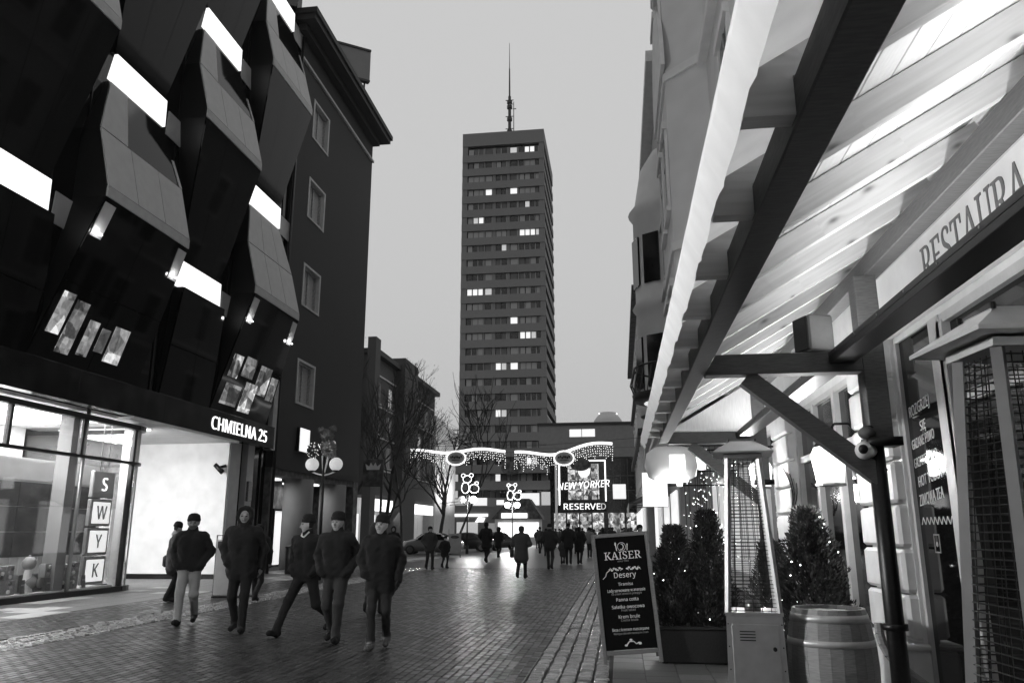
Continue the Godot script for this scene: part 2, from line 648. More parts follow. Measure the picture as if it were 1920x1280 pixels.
# ---------------------------------------------------------------- restaurant porch
func make_porch():
	var p := thing("porch", "wooden lean-to porch roof with pale rafters over the restaurant terrace", "porch")
	# front eave beam and the plate on the posts
	bit("eave_beam", "timber_stained", p, func(b): b.bevel(Vector3(0.595, 2.69, -2.775), Vector3(0.125, 0.14, 15.55), 0.006))
	bit("wall_plate", "timber_stained", p, func(b): b.bevel(Vector3(1.88, 3.375, -2.775), Vector3(0.12, 0.14, 15.55), 0.006))
	# rafters with level cut tails
	var tail := B.new()
	tail.prism([Vector2(0.385, 2.64), Vector2(0.53, 2.64), Vector2(0.53, 2.762), Vector2(0.658, 2.762), Vector2(0.658, 2.922), Vector2(0.385, 2.765)], Transform3D(Basis(), Vector3(0, 0, -0.035)), 0.07)
	var tmesh := tail.done()
	var rb := B.new()
	rb.bevel(Vector3.ZERO, Vector3(1.60, 0.122, 0.07), 0.003)
	var rm := rb.done()
	for i in 23:
		var z := 0.75 + 0.717 * 6 - 0.717 * i
		if z < -10.5: break
		put("rafter", rm, "timber%d" % (i % 3), p, Transform3D(Basis(Vector3.BACK, atan(0.578)), Vector3(1.355, 3.252 + rng.randf_range(-.002, .002), z)))
		put("rafter_tail", tmesh, "timber%d" % (i % 3), p, Transform3D(Basis(), Vector3(0, 0, z)))
	# boards across the rafters, one course after another from eave to wall
	var n := Vector3(-0.5, 0.866, 0).normalized()
	for k in 10:
		var x := 0.735 + 0.132 * k
		var y := 2.765 + (x - 0.385) * 0.578 + 0.014
		var z0 := 5.0
		var seg := [4.0, 3.1, 4.2, 4.25] if k % 2 == 0 else [4.0, 4.3, 3.6, 3.65]
		for l in seg:
			bit("roof_board", "board_white", p, func(b): b.bevel(Vector3(x, y, z0 - l / 2), Vector3(0.147, 0.02, l - 0.004), 0.003, Basis(Vector3.BACK, atan(0.578))))
			z0 -= l
	# cantilever frames: post, tie and brace
	for z in [-5.8, -10.45]:
		bit("post", "timber_stained", p, func(b): b.bevel(Vector3(1.82, 2.70, z), Vector3(0.155, 1.22, 0.155), 0.006))
		bit("tie_beam", "timber_stained", p, func(b): b.bevel(Vector3(1.20, 2.675, z), Vector3(1.095, 0.15, 0.14), 0.006))
		bit("brace", "timber_stained", p, func(b): b.bar(Vector3(0.94, 2.585, z), Vector3(1.80, 1.86, z), 0.10, 0.13, Vector3(0.7, 0.7, 0)))
		bit("post_shoe", "black_metal", p, func(b):
			b.cyl(Vector3(1.79, 0.0, z), Vector3(1.79, 2.1, z), 0.062, 0.056, 14)
			b.cyl(Vector3(1.79, 0.86, z), Vector3(1.79, 0.90, z), 0.08, 0.08, 14)
			b.cyl(Vector3(1.79, 0.0, z), Vector3(1.79, 0.03, z), 0.13, 0.13, 14)
			b.box(Vector3(1.83, 2.1, z + 0.02), Vector3(0.22, 0.06, 0.2)), true)
	# loose canvas hanging over the eave
	var cb := B.new(true)
	var nz := 220
	var prof := [Vector2(0.44, 2.815), Vector2(0.322, 2.765), Vector2(0.318, 2.70), Vector2(0.376, 2.605)]
	var fn := FastNoiseLite.new()
	fn.frequency = 0.9
	for i in nz:
		for k in 3:
			var f := func(ii: int, kk: int) -> Vector3:
				var z := 5.0 - 15.95 * ii / nz
				var q: Vector2 = prof[kk]
				var w := fn.get_noise_2d(z * 3.0, 1.0) * 0.014 + 0.010 * sin(z * 8.8) * (0.15 if kk < 2 else 1.0)
				return Vector3(q.x - (absf(w) * 0.7 if kk > 1 else 0.0), q.y + (w if kk > 1 else w * 0.3), z)
			cb.quad(f.call(i, k), f.call(i, k + 1), f.call(i + 1, k + 1), f.call(i + 1, k))
	put("canvas_edge", cb, "canvas_white", p)
	# sheet over the boards keeps the rain out
	bit("roof_sheet", "canvas", p, func(b):
		var y0 := 2.815
		b.quad(Vector3(0.43, y0 + 0.035, 5.0), Vector3(2.06, y0 + 1.69 * 0.578, 5.0), Vector3(2.06, y0 + 1.69 * 0.578, -10.95), Vector3(0.43, y0 + 0.035, -10.95)))
	# boarded gable at the far end
	bit("gable_board", "board_white", p, func(b): b.prism([Vector2(0.70, 2.76), Vector2(1.75, 2.76), Vector2(1.75, 3.40), Vector2(0.75, 2.82)], Transform3D(Basis(), Vector3(0, 0, -10.50)), 0.03))
	# two light troughs carried by the posts
	for t in [[4.6, -5.72], [-6.0, -10.4]]:
		var l: float = t[0] - t[1]
		var zc: float = (t[0] + t[1]) / 2
		var tr := thing("light_trough", "black metal light trough below the restaurant lettering" if t[0] > -2.0 else "dark timber light trough in the farther porch bay", "light", Vector3(1.60, 2.70, zc))
		bit("housing", "black_metal", tr, func(b):
			b.bevel(Vector3(0, -0.02, 0), Vector3(0.17, 0.045, l), 0.004)
			b.box(Vector3(-0.083, 0.018, 0), Vector3(0.008, 0.035, l))
			b.box(Vector3(0.083, 0.018, 0), Vector3(0.008, 0.035, l)))
		bit("lamp_tube", "lamp_white", tr, func(b): b.cyl(Vector3(0, 0.019, -l / 2 + 0.1), Vector3(0, 0.019, l / 2 - 0.1), 0.014, 0.014, 8), true)
		for k in int(l / 0.45):
			bit("screw", "steel", tr, func(b): b.cyl(Vector3(-0.09, 0.02, -l / 2 + 0.2 + 0.45 * k), Vector3(-0.084, 0.02, -l / 2 + 0.2 + 0.45 * k), 0.008, 0.008, 6))
		area_light("trough_light", Vector3(0, 0.04, 0), Vector3.UP, 0.14, l - 0.2, 0.92 * l if t[0] > 0.0 else 0.75 * l, tr)
	# loudspeaker standing on the tie beam
	var s := thing("loudspeaker", "dark grey loudspeaker standing on the porch tie beam", "speaker", Vector3(1.45, 2.752, -5.8), "", 0.35)
	bit("cabinet", "cardboard", s, func(b): b.bevel(Vector3(0, 0.135, 0), Vector3(0.20, 0.27, 0.19), 0.012))
	bit("grille", "black_metal", s, func(b): b.bevel(Vector3(-0.108, 0.135, 0), Vector3(0.02, 0.25, 0.17), 0.006))
	bit("bracket", "black_metal", s, func(b): b.box(Vector3(0.11, 0.13, 0), Vector3(0.012, 0.05, 0.1)))
	# dome camera under a dark cap, on the black post
	var c := thing("security_camera", "white round security camera on the black porch post", "camera", Vector3(1.69, 2.04, -5.72))
	bit("shell", "white_plastic", c, func(b):
		b.ball(Vector3.ZERO, Vector3(0.062, 0.062, 0.062), 16, 12)
		b.cyl(Vector3(0.02, 0, -0.02), Vector3(0.075, 0.0, -0.07), 0.05, 0.045, 14), true)
	bit("lens", "black_metal", c, func(b): b.ball(Vector3(-0.018, 0.004, 0.045), Vector3(0.034, 0.034, 0.025), 14, 10), true)
	var f := thing("flood_lamp", "small unlit dark lamp above the white security camera", "lamp", Vector3(1.72, 2.16, -5.72))
	bit("hood", "cardboard", f, func(b): b.ball(Vector3.ZERO, Vector3(0.06, 0.045, 0.06), 14, 8), true)
	bit("arm", "black_metal", f, func(b): b.cyl(Vector3(0, 0.03, 0), Vector3(0.1, 0.05, -0.05), 0.02, 0.02, 8), true)

# ---------------------------------------------------------------- the folded metal block on the left
const LX := -13.1

func lp(a: float, y: float, e: float) -> Vector3:      # a: metres down the street, e: metres out of the facade
	return Vector3(LX + e, y, -a)

# a panel of some thickness over the quad given clockwise from top left as seen from the street
func panel(n: String, m, parent: Node, q: Array, th := 0.04, gap := 0.022, lift := 0.0) -> MeshInstance3D:
	var c: Vector3 = (q[0] + q[1] + q[2] + q[3]) / 4
	var nrm: Vector3 = (q[2] - q[0]).cross(q[1] - q[3]).normalized()
	if nrm.x < 0: nrm = -nrm
	var f := []
	var r := []
	for p in q:
		var d: Vector3 = p - c
		var pp: Vector3 = p - d.normalized() * gap
		f.append(pp + nrm * lift)
		r.append(pp + nrm * (lift - th))
	var b := B.new()
	b.quad(f[3], f[2], f[1], f[0])
	b.quad(r[0], r[1], r[2], r[3])
	for i in 4:
		var j := (i + 1) % 4
		b.quad(r[i], f[i], f[j], r[j])
	return put(n, b, m, parent)

func mixq(q: Array, u0: float, u1: float, v0: float, v1: float) -> Array:   # sub-quad, u left to right, v top to bottom
	var f := func(u: float, v: float) -> Vector3:
		return lerp(lerp(q[0], q[1], u), lerp(q[3], q[2], u), v)
	return [f.call(u0, v0), f.call(u1, v0), f.call(u1, v1), f.call(u0, v1)]

func make_left_block():
	var o := thing("office_building", "dark metal office block with folded facade and white light panels", "building", Vector3.ZERO)
	bit("wall", "dark_glass", o, func(b):
		b.span(-22, LX - 0.02, 5.3, 26.0, 45.0, -28.5)
		b.span(-22, LX - 0.02, 0.0, 5.3, 45.0, -8.9)
		b.span(-22, LX - 0.2, 0.0, 5.3, -25.24, -28.5)
		b.span(-22, -17.2, 0.0, 5.3, -18, -25.24))
	# standing seams on the flat wall behind the folds
	for k in 26:
		var a := 4.0 + k * 0.96
		bit("seam", "black_metal", o, func(b): b.span(LX - 0.02, LX + 0.012, 5.35, 26.0, -a - 0.02, -a + 0.02))
	var cols := [[10.1, 1], [14.15, 0], [18.2, 1], [22.25, 0], [26.3, 1]]
	for cc in cols:
		var c: float = cc[0]
		var rows := [13.1, 21.95] if cc[1] == 1 else [8.67, 17.52]
		for y0: float in rows:
			var tl := lp(c - 1.25, y0, 0.12)
			var tr := lp(c + 1.25, y0, 0.12)
			var ml := lp(c - 1.88, y0 - 1.7, 0.5)
			var mr := lp(c + 1.88, y0 - 1.7, 0.5)
			var bl := lp(c - 1.88, y0 - 3.33, 0.92)
			var br := lp(c + 1.88, y0 - 3.33, 0.92)
			# carcass behind the panels
			var body: Node3D = o if y0 < 9.0 else bit("bay", "black_metal", o, func(b):
				var ks := [[tl, tr], [ml, mr], [bl, br], [lp(c - 1.88, y0 - 3.6, 0.92), lp(c + 1.88, y0 - 3.6, 0.92)]]
				for i in 3:
					var p: Array = ks[i]
					var q: Array = ks[i + 1]
					b.quad(q[0] - Vector3(.05, 0, 0), q[1] - Vector3(.05, 0, 0), p[1] - Vector3(.05, 0, 0), p[0] - Vector3(.05, 0, 0))
					for s in 2:
						var w := Vector3(LX - 0.02, 0, 0)
						var pa: Vector3 = p[s]
						var qa: Vector3 = q[s]
						b.quad(Vector3(w.x, pa.y, pa.z), Vector3(w.x, qa.y, qa.z), qa - Vector3(.05, 0, 0), pa - Vector3(.05, 0, 0)))
			if y0 > 9:
				var s1 := [tl, tr, mr, ml]
				var s2 := [ml, mr, br, bl]
				if c > 26 and y0 < 20:
					for i in 3:
						panel("panel", "cladding", body, mixq(s1, i / 3.0, (i + 1) / 3.0, 0, 1))
				else:
					panel("panel", "cladding", body, mixq(s1, 0, 0.30, 0, 1))
					panel("window_pane", "dark_glass", body, mixq(s1, 0.30, 1, 0, 1), 0.03, 0.01, -0.015)
					panel("frame", "cladding", body, mixq(s1, 0.965, 1, 0.55, 1), 0.04, 0.004, 0.01)
				for i in 3:
					panel("panel", "cladding", body, mixq(s2, i / 3.0, (i + 1) / 3.0, 0, 1))
				panel("lip", "cladding", body, [bl, br, lp(c + 1.88, y0 - 3.6, 0.92), lp(c - 1.88, y0 - 3.6, 0.92)], 0.05, 0.004)
			# light panel at the waist of the column
			panel("light_panel", "lightbox", o, [lp(c - 1.15, y0 + 0.87, 0.14), lp(c + 1.25, y0 + 0.87, 0.14), lp(c + 1.25, y0 + 0.02, 0.16), lp(c - 1.35, y0 + 0.02, 0.16)], 0.10, 0.01)
			panel("panel", "cladding", o, [lp(c + 1.55, y0 + 0.75, 0.03), lp(c + 2.45, y0 + 0.72, 0.03), lp(c + 2.45, y0 - 0.1, 0.03), lp(c + 1.5, y0 - 0.06, 0.03)], 0.03, 0.02)  # pale panel stands in for the light panel's reflection on the wall
			# the fold leaning out above the light panel, up to the next bay
			var up: float = y0 + 8.85 - 3.6
			var q4 := [lp(c - 1.88, up, 0.90), lp(c + 1.88, up, 0.90), lp(c + 1.2, y0 + 0.9, 0.10), lp(c - 1.2, y0 + 0.9, 0.10)]
			var fold := bit("fold", "black_metal", o, func(b):
				for i in 4:
					var j := (i + 1) % 4
					var A: Vector3 = q4[i]
					var C: Vector3 = q4[j]
					b.quad(Vector3(LX - 0.02, A.y, A.z), A - Vector3(.05, 0, 0), C - Vector3(.05, 0, 0), Vector3(LX - 0.02, C.y, C.z)))
			for i in 3:
				panel("window_pane", "dark_glass", fold, mixq(q4, [0.0, 0.36, 0.72][i], [0.36, 0.72, 1.0][i], 0, 1))
		# glazed folds over the shop fascia
		var low: float = (rows[0] - 3.6) if cc[1] == 1 else rows[0]
		var g := [lp(c - 1.88, low, 0.9), lp(c + 1.88, low, 0.9), lp(c + 1.3, 5.36, 0.12), lp(c - 2.8, 5.36, 0.12)] if cc[1] == 1 else [lp(c - 1.25, low, 0.34), lp(c + 1.25, low, 0.34), lp(c + 1.6, 5.36, 0.10), lp(c - 1.6, 5.36, 0.10)]
		var gl := bit("glazed_fold", "black_metal", o, func(b):
			for i in 4:
				var j := (i + 1) % 4
				var A: Vector3 = g[i]
				var C: Vector3 = g[j]
				b.quad(Vector3(LX - 0.02, A.y, A.z), A - Vector3(.05, 0, 0), C - Vector3(.05, 0, 0), Vector3(LX - 0.02, C.y, C.z)))
		for i in 2:
			for k in 2:
				panel("window_pane", "dark_glass", gl, mixq(g, i * 0.5, i * 0.5 + 0.5, k * 0.55, 0.55 if k == 0 else 1.0), 0.03, 0.012)
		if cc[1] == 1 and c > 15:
			# glowing panels on the lower panes stand in for street reflections
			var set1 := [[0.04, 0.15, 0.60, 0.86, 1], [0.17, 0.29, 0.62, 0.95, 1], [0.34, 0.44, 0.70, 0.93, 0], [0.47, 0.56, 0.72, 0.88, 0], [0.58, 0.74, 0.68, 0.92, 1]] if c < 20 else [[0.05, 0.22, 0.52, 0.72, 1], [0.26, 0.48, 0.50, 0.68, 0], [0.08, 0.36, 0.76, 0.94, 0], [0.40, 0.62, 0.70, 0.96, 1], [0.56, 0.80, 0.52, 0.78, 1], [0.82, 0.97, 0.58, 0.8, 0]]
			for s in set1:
				var po := panel("painted_reflection", glow_patch_mat(rng.randi(), 1.1 if s[4] == 1 else 0.5), gl, mixq(g, s[0], s[1], s[2], s[3]), 0.01, 0.03, 0.02)
				po.set_meta("label", "glowing panel painted as a reflection in the lower window pane")
			# uplights at the upper corners
			for s in [0.06, 0.93]:
				var q: Array = mixq(g, s - 0.05, s + 0.06, 0.03, 0.26)
				panel("reflector", "cladding", gl, q, 0.02, 0.02, 0.02)
				var at: Vector3 = (q[2] + q[3]) / 2 + Vector3(0.16, 0.06, 0)
				var u := bit("uplight_lamp", "lamp_soft", gl, func(b): b.ball(at, Vector3(0.05, 0.03, 0.07), 8, 6), true)
				omni("uplight", at + Vector3(0.02, 0.08, 0), 0.12, 0.05, u)
	# fascia with the lit address
	for k in 6:
		var a0 := 6.0 + 3.67 * k
		bit("fascia_panel", "fascia", o, func(b): b.bevel(Vector3(LX + 0.16, 4.92, -a0 - 1.835), Vector3(0.3, 0.80, 3.66), 0.008))
	text("sign_letter", "CHMIELNA 25", "sign_lit", o, Vector3(LX + 0.32, 4.68, -23.3), Vector3(0, 0, -1), Vector3.UP, 0.42, 0.03, "Droid Sans", 0, 1.12)
	bit("soffit", "white_plaster", o, func(b): b.span(-17.4, LX + 0.30, 4.44, 4.515, -19.3, -25.3))
	bit("corner_post", "cladding", o, func(b):
		b.span(LX - 0.2, LX + 0.05, 0, 4.5, -25.3, -26.0)
		b.span(LX - 0.2, LX + 0.02, 0, 5.3, -26.6, -27.1)
		b.span(LX - 0.15, LX + 0.16, 4.5, 9.0, -28.1, -28.46))
	bit("letter_box", "steel", o, func(b): b.bevel(Vector3(LX + 0.06, 2.9, -26.8), Vector3(0.1, 0.7, 0.3), 0.01))
	# entrance recess
	var rw := bit("recess_wall", "white_plaster", o, func(b): b.span(-17.1, LX + 0.02, 0, 4.44, -25.2, -25.4))
	bit("skirting", "black_metal", rw, func(b): b.span(-17.1, LX, 0, 0.16, -25.17, -25.2))
	bit("recess_pillar", "stone_dark", o, func(b): b.span(-17.3, -16.6, 0, 4.44, -24.6, -25.17))
	var ip := bit("intercom", "steel", o, func(b): b.bevel(Vector3(-16.95, 1.5, -24.585), Vector3(0.16, 0.5, 0.03), 0.006))
	bit("display", "sign_dim", ip, func(b): b.box(Vector3(-16.95, 1.65, -24.566), Vector3(0.1, 0.08, 0.008)))
	bit("door", "dark_glass", o, func(b): b.span(-17.18, -17.1, 0.05, 2.6, -20.8, -24.4))
	bit("strip_light", "lamp_soft", o, func(b): b.span(-16.4, -13.6, 4.40, 4.435, -21.15, -21.4))
	area_light("recess_light", Vector3(-15.0, 4.39, -21.3), Vector3(0, -0.8, -0.6).normalized(), 2.8, 0.25, 30.0, o)
	# camera on the recess wall
	var c := thing("wall_camera", "black bullet camera on the white recess wall under the address sign", "camera", Vector3(LX - 0.05, 3.55, -25.05))
	bit("arm", "black_metal", c, func(b): b.cyl(Vector3(0, 0.12, -0.12), Vector3(-0.1, 0.05, 0.06), 0.05, 0.05, 10), true)
	bit("housing", "black_metal", c, func(b): b.cyl(Vector3(-0.24, 0.14, 0.14), Vector3(0.04, -0.12, 0.12), 0.075, 0.085, 12), true)
	make_shop(o)

func glow_patch_mat(sd: int, e: float) -> StandardMaterial3D:  # glowing cell print, for painted reflections and lit store windows
	var n := FastNoiseLite.new()
	n.seed = sd % 997
	n.frequency = 0.035
	n.noise_type = FastNoiseLite.TYPE_CELLULAR
	n.cellular_return_type = FastNoiseLite.RETURN_CELL_VALUE
	var im := n.get_image(64, 64)
	im.generate_mipmaps()
	var t := ImageTexture.create_from_image(im)
	var m := StandardMaterial3D.new()
	m.resource_name = "glow_patches"
	m.albedo_color = lin(0.3)
	m.albedo_texture = t
	m.roughness = 0.2
	m.emission_enabled = true
	m.emission = Color.WHITE
	m.emission_texture = t
	m.emission_operator = BaseMaterial3D.EMISSION_OP_MULTIPLY
	m.emission_energy_multiplier = e
	m.uv1_triplanar = true
	m.uv1_world_triplanar = true
	m.uv1_scale = Vector3(0.7, 0.7, 0.7)
	return m

# ---------------------------------------------------------------- ground floor shop behind glass
func make_shop(o: Node3D):
	var room := bit("shop_room", "white_plaster", o, func(b):
		b.span(-17.2, LX - 0.3, 0.02, 0.05, -9, -20.6)       # floor
		b.span(-17.2, LX - 0.2, 4.46, 4.54, -9, -20.6)         # ceiling
		b.span(-17.25, -17.0, 0, 4.5, -9, -20.6))
	for k in 3:
		bit("ceiling_light", "shop_ceiling", room, func(b): b.span(-16.8, -13.9, 4.40, 4.45, -10.6 - 3.2 * k, -13.2 - 3.2 * k))
		area_light("shop_light", Vector3(-15.3, 4.38, -11.9 - 3.2 * k), Vector3.DOWN, 2.8, 2.5, 85.0, room)
	# back of the window display: white plinth, dark square panels, lit band above
	bit("display_back", "white_plaster", room, func(b): b.span(-14.27, -14.17, 0.0, 3.25, -9, -20.25))
	bit("frieze_board", "white_plaster", room, func(b): b.span(-14.16, -14.13, 2.72, 3.2, -9.0, -20.2))
	for i in 10:
		for k in 3:
			var dk := (i == 9 and k == 2) or i < 5
			boxpart("display_panel", "display_black" if dk else "display_panel", room, Vector3(-14.15, 1.22 + 0.585 * k, -10.7 - 1.0 * i), Vector3(0.04, 0.57, 0.985))
	for i in 31:
		boxpart("plinth_rib", "white_plaster", room, Vector3(-14.16, 0.5, -11.0 - 0.3 * i), Vector3(0.03, 0.85, 0.16))
	bit("window_shelf", "white_plaster", room, func(b): b.span(-14.17, LX - 0.12, 0.05, 0.16, -9, -19.8))
	# glass front with rails and mullions, then a curved corner
	var fr := bit("shop_front", "black_metal", o, func(b):
		b.span(LX - 0.05, LX + 0.10, 0.0, 0.13, -9, -19.9)
		b.span(LX - 0.06, LX + 0.09, 3.28, 3.35, -9, -19.9)
		b.span(LX - 0.06, LX + 0.12, 4.22, 4.34, -9, -19.9)
		b.span(LX - 0.06, LX + 0.05, 0.13, 4.22, -19.84, -19.94))
	for a in [11.2, 15.35, 17.75]:
		bit("mullion", "steel_dark", fr, func(b): b.span(LX - 0.06, LX + 0.05, 3.35, 4.22, -a + 0.04, -a - 0.04))
	for a in [11.2, 17.75]:
		bit("column", "render_grey", fr, func(b): b.span(LX - 0.5, LX - 0.14, 0.05, 4.4, -a + 0.16, -a - 0.16))
		bit("mullion", "stainless", fr, func(b): b.cyl(Vector3(LX + 0.0, 0.13, -a - 0.14), Vector3(LX + 0.0, 4.5, -a - 0.14), 0.045, 0.045, 12), true)
	bit("column", "frame_pale", fr, func(b): b.span(LX - 0.5, LX - 0.14, 0.05, 4.4, -20.15, -20.4))
	var prev := 9.0
	for a in [11.2, 17.75, 19.84]:
		bit("glass_pane", "shop_glass", fr, func(b): b.span(LX - 0.012, LX + 0.0, 0.13, 3.28, -prev - 0.05, -a + 0.05))
		bit("glass_pane", "shop_glass", fr, func(b): b.span(LX - 0.012, LX + 0.0, 3.35, 4.22, -prev - 0.05, -a + 0.05))
		prev = a
	# quarter round glass corner into the recess
	var cen := Vector3(LX - 0.8, 0, -19.9)
	var arc := func(b: B, r0: float, r1: float, y0: float, y1: float):
		for i in 8:
			var t0 := PI / 2 * i / 8
			var t1 := PI / 2 * (i + 1) / 8
			var p := []
			for y in [y0, y1]:
				for q in [[r0, t0], [r1, t0], [r1, t1], [r0, t1]]:
					p.append(cen + Vector3(cos(q[1]) * q[0], y, -sin(q[1]) * q[0]))
			b.hexa(p)
	bit("corner_rail", "black_metal", fr, func(b):
		arc.call(b, 0.72, 0.92, 0.0, 0.13)
		arc.call(b, 0.72, 0.90, 3.28, 3.35)
		arc.call(b, 0.72, 0.94, 4.22, 4.34))
	bit("glass_pane", "shop_glass", fr, func(b): arc.call(b, 0.79, 0.80, 0.13, 4.22), true)
	bit("side_glazing", "shop_glass", fr, func(b): b.span(LX - 0.8, -17.0, 0.13, 4.22, -20.695, -20.705))
	bit("side_rail", "black_metal", fr, func(b):
		b.span(LX - 0.8, -17.0, 0.0, 0.13, -20.65, -20.75)
		b.span(LX - 0.8, -17.0, 3.28, 3.35, -20.65, -20.75)
		b.span(LX - 0.8, -17.0, 4.22, 4.34, -20.65, -20.75))
	bit("notice", "frame_white", fr, func(b): b.span(LX - 1.3, LX - 0.95, 1.1, 2.1, -20.68, -20.69))
	# tower of four lit letter boxes
	var tw := thing("letter_box_tower", "column of four lit square letter boxes inside the shop window", "sign", Vector3(LX - 0.35, 0.16, -19.25))
	for k in 4:
		var y := 2.55 - 0.72 * k
		var bx := bit("letter_box_lamp", "gift_pale", tw, func(b): b.bevel(Vector3(0, y, 0), Vector3(0.12, 0.68, 0.86), 0.02))
		if k > 0:
			bit("lit_face", "sign_dim", bx, func(b): b.bevel(Vector3(0.062, y, 0), Vector3(0.02, 0.54, 0.70), 0.009))
		text("letter", "SWYK"[k], "sign_lit" if k == 0 else "gift_pale", bx, Vector3(0.078, y - 0.17, 0), Vector3(0, 0, -1), Vector3.UP, 0.34, 0.02, "Droid Sans", 1)
	bit("hanger", "steel", tw, func(b):
		b.cyl(Vector3(0, 2.88, 0.15), Vector3(0, 4.2, 0.15), 0.012, 0.012, 6)
		b.cyl(Vector3(0, 2.88, -0.15), Vector3(0, 4.2, -0.15), 0.012, 0.012, 6))
	# goods on the window shelf
	var sh := 0.162
	for s in [[-13.42, 0.62, -16.95, 0.15], [-13.42, 0.20, -17.02, 0.16]]:
		var ba := thing("bauble", "large pale bauble on a white stand in the shop window" if s[1] > 0.4 else "large pale bauble on the shop shelf before a dark box", "ornament", Vector3(s[0], sh, s[2]), "shop window baubles")
		bit("ball", "gift_pale", ba, func(b): b.ball(Vector3(0, s[1] + s[3] * 0.2, 0), Vector3.ONE * s[3], 18, 12), true)
		bit("cap", "stainless", ba, func(b): b.cyl(Vector3(0, s[1] + s[3] * 1.18, 0), Vector3(0, s[1] + s[3] * 1.4, 0), 0.03, 0.025, 10), true)
		bit("stand", "white_plaster", ba, func(b): b.cyl(Vector3.ZERO, Vector3(0, s[1] - s[3] * 0.7, 0), 0.10, 0.08, 12))
	var gb := thing("gift_box", "dark gift box standing behind the lower pale bauble", "box", Vector3(-13.62, sh, -17.3))
	bit("carton", "cardboard", gb, func(b): b.bevel(Vector3(0, 0.2, 0), Vector3(0.2, 0.4, 1.0), 0.008))
	bit("bauble_print", "gift_pale", gb, func(b): b.ball(Vector3(0.11, 0.2, -0.2), Vector3(0.05, 0.13, 0.12), 12, 8), true)
	var names := ["price placard left of the pale bauble", "price placard right of the pale bauble", "price placard under the patterned boxes", "price placard in front of the lit letter boxes"]
	var zs := [-16.68, -17.5, -18.28, -18.75]
	for i in 4:
		var pl := thing("placard", "grey " + names[i] + " in the shop window", "placard", Vector3(-13.30, sh, zs[i]), "price placards in the shop window", 0.1)
		bit("card", "display_panel", pl, func(b): b.box(Vector3(0, 0.15, 0), Vector3(0.012, 0.30, 0.16), Basis(Vector3.BACK, 0.1)))
		bit("print", "print_grey", pl, func(b): b.box(Vector3(0.012, 0.19, 0), Vector3(0.004, 0.03, 0.12), Basis(Vector3.BACK, 0.1)))
		bit("foot", "steel", pl, func(b): b.box(Vector3(-0.01, 0.006, 0), Vector3(0.08, 0.012, 0.16)))
	# boxed glasses and ornaments stacked beside
	var k2 := 0
	for s in [[-15.65, 0.0], [-16.02, 0.0], [-16.38, 0.0], [-15.7, 0.312], [-16.04, 0.312], [-16.38, 0.312], [-17.5, 0.312], [-18.15, 0.0], [-18.45, 0.31], [-18.15, 0.31], [-18.45, 0.0]]:
		var where: String = ["lowest at the frame edge", "second in the bottom row", "third in the bottom row", "upper one nearest the frame edge", "upper one in the middle", "upper one beside the bauble", "beside the steel mullion", "below the letter boxes, front", "stacked beside the letter boxes", "on top left of the letter boxes", "at the foot of the letter boxes"][k2]
		var gx := thing("ornament_box", "pale ornament carton, " + where, "box", Vector3(-13.42 - 0.06 * (k2 % 2), sh + s[1], s[0]), "ornament cartons in the shop window", rng.randf_range(-0.2, 0.2))
		bit("carton", "gift_pale", gx, func(b): b.bevel(Vector3(0, 0.155, 0), Vector3(0.16, 0.31, 0.27), 0.008))
		for q in 3:
			bit("ornament", ["print_grey", "display_panel", "white_plastic"][(q + k2) % 3], gx, func(b): b.ball(Vector3(0.085, 0.07 + 0.085 * q, rng.randf_range(-0.07, 0.07)), Vector3(0.03, 0.045, 0.05), 8, 6), true)
		k2 += 1

# ---------------------------------------------------------------- dark brick house next to the metal block
func window_unit(parent: Node, n: String, c: Vector3, w: float, h: float, ax: Vector3, nrm: Vector3, pane_m: String, bars := 1, depth := 0.12) -> MeshInstance3D:
	# frame with a pane behind; ax runs along the wall, nrm points out of it
	var bs := Basis(ax, Vector3.UP, nrm)
	var f := B.new()
	for s in [-1, 1]:
		f.box(c + ax * (w / 2 - 0.035) * s, Vector3(0.07, h, depth), bs)
		f.box(c + Vector3.UP * (h / 2 - 0.035) * s, Vector3(w - 0.14, 0.07, depth), bs)
	for k in bars:
		f.box(c + ax * (-w / 2 + w * (k + 1) / (bars + 1)) - nrm * 0.01, Vector3(0.06, h - 0.14, depth * 0.7), bs)
	var o := put(n, f, "frame_white", parent)
	boxpart("pane", pane_m, o, c - nrm * depth * 0.35, Vector3(w - 0.14, h - 0.14, 0.02), bs)
	return o

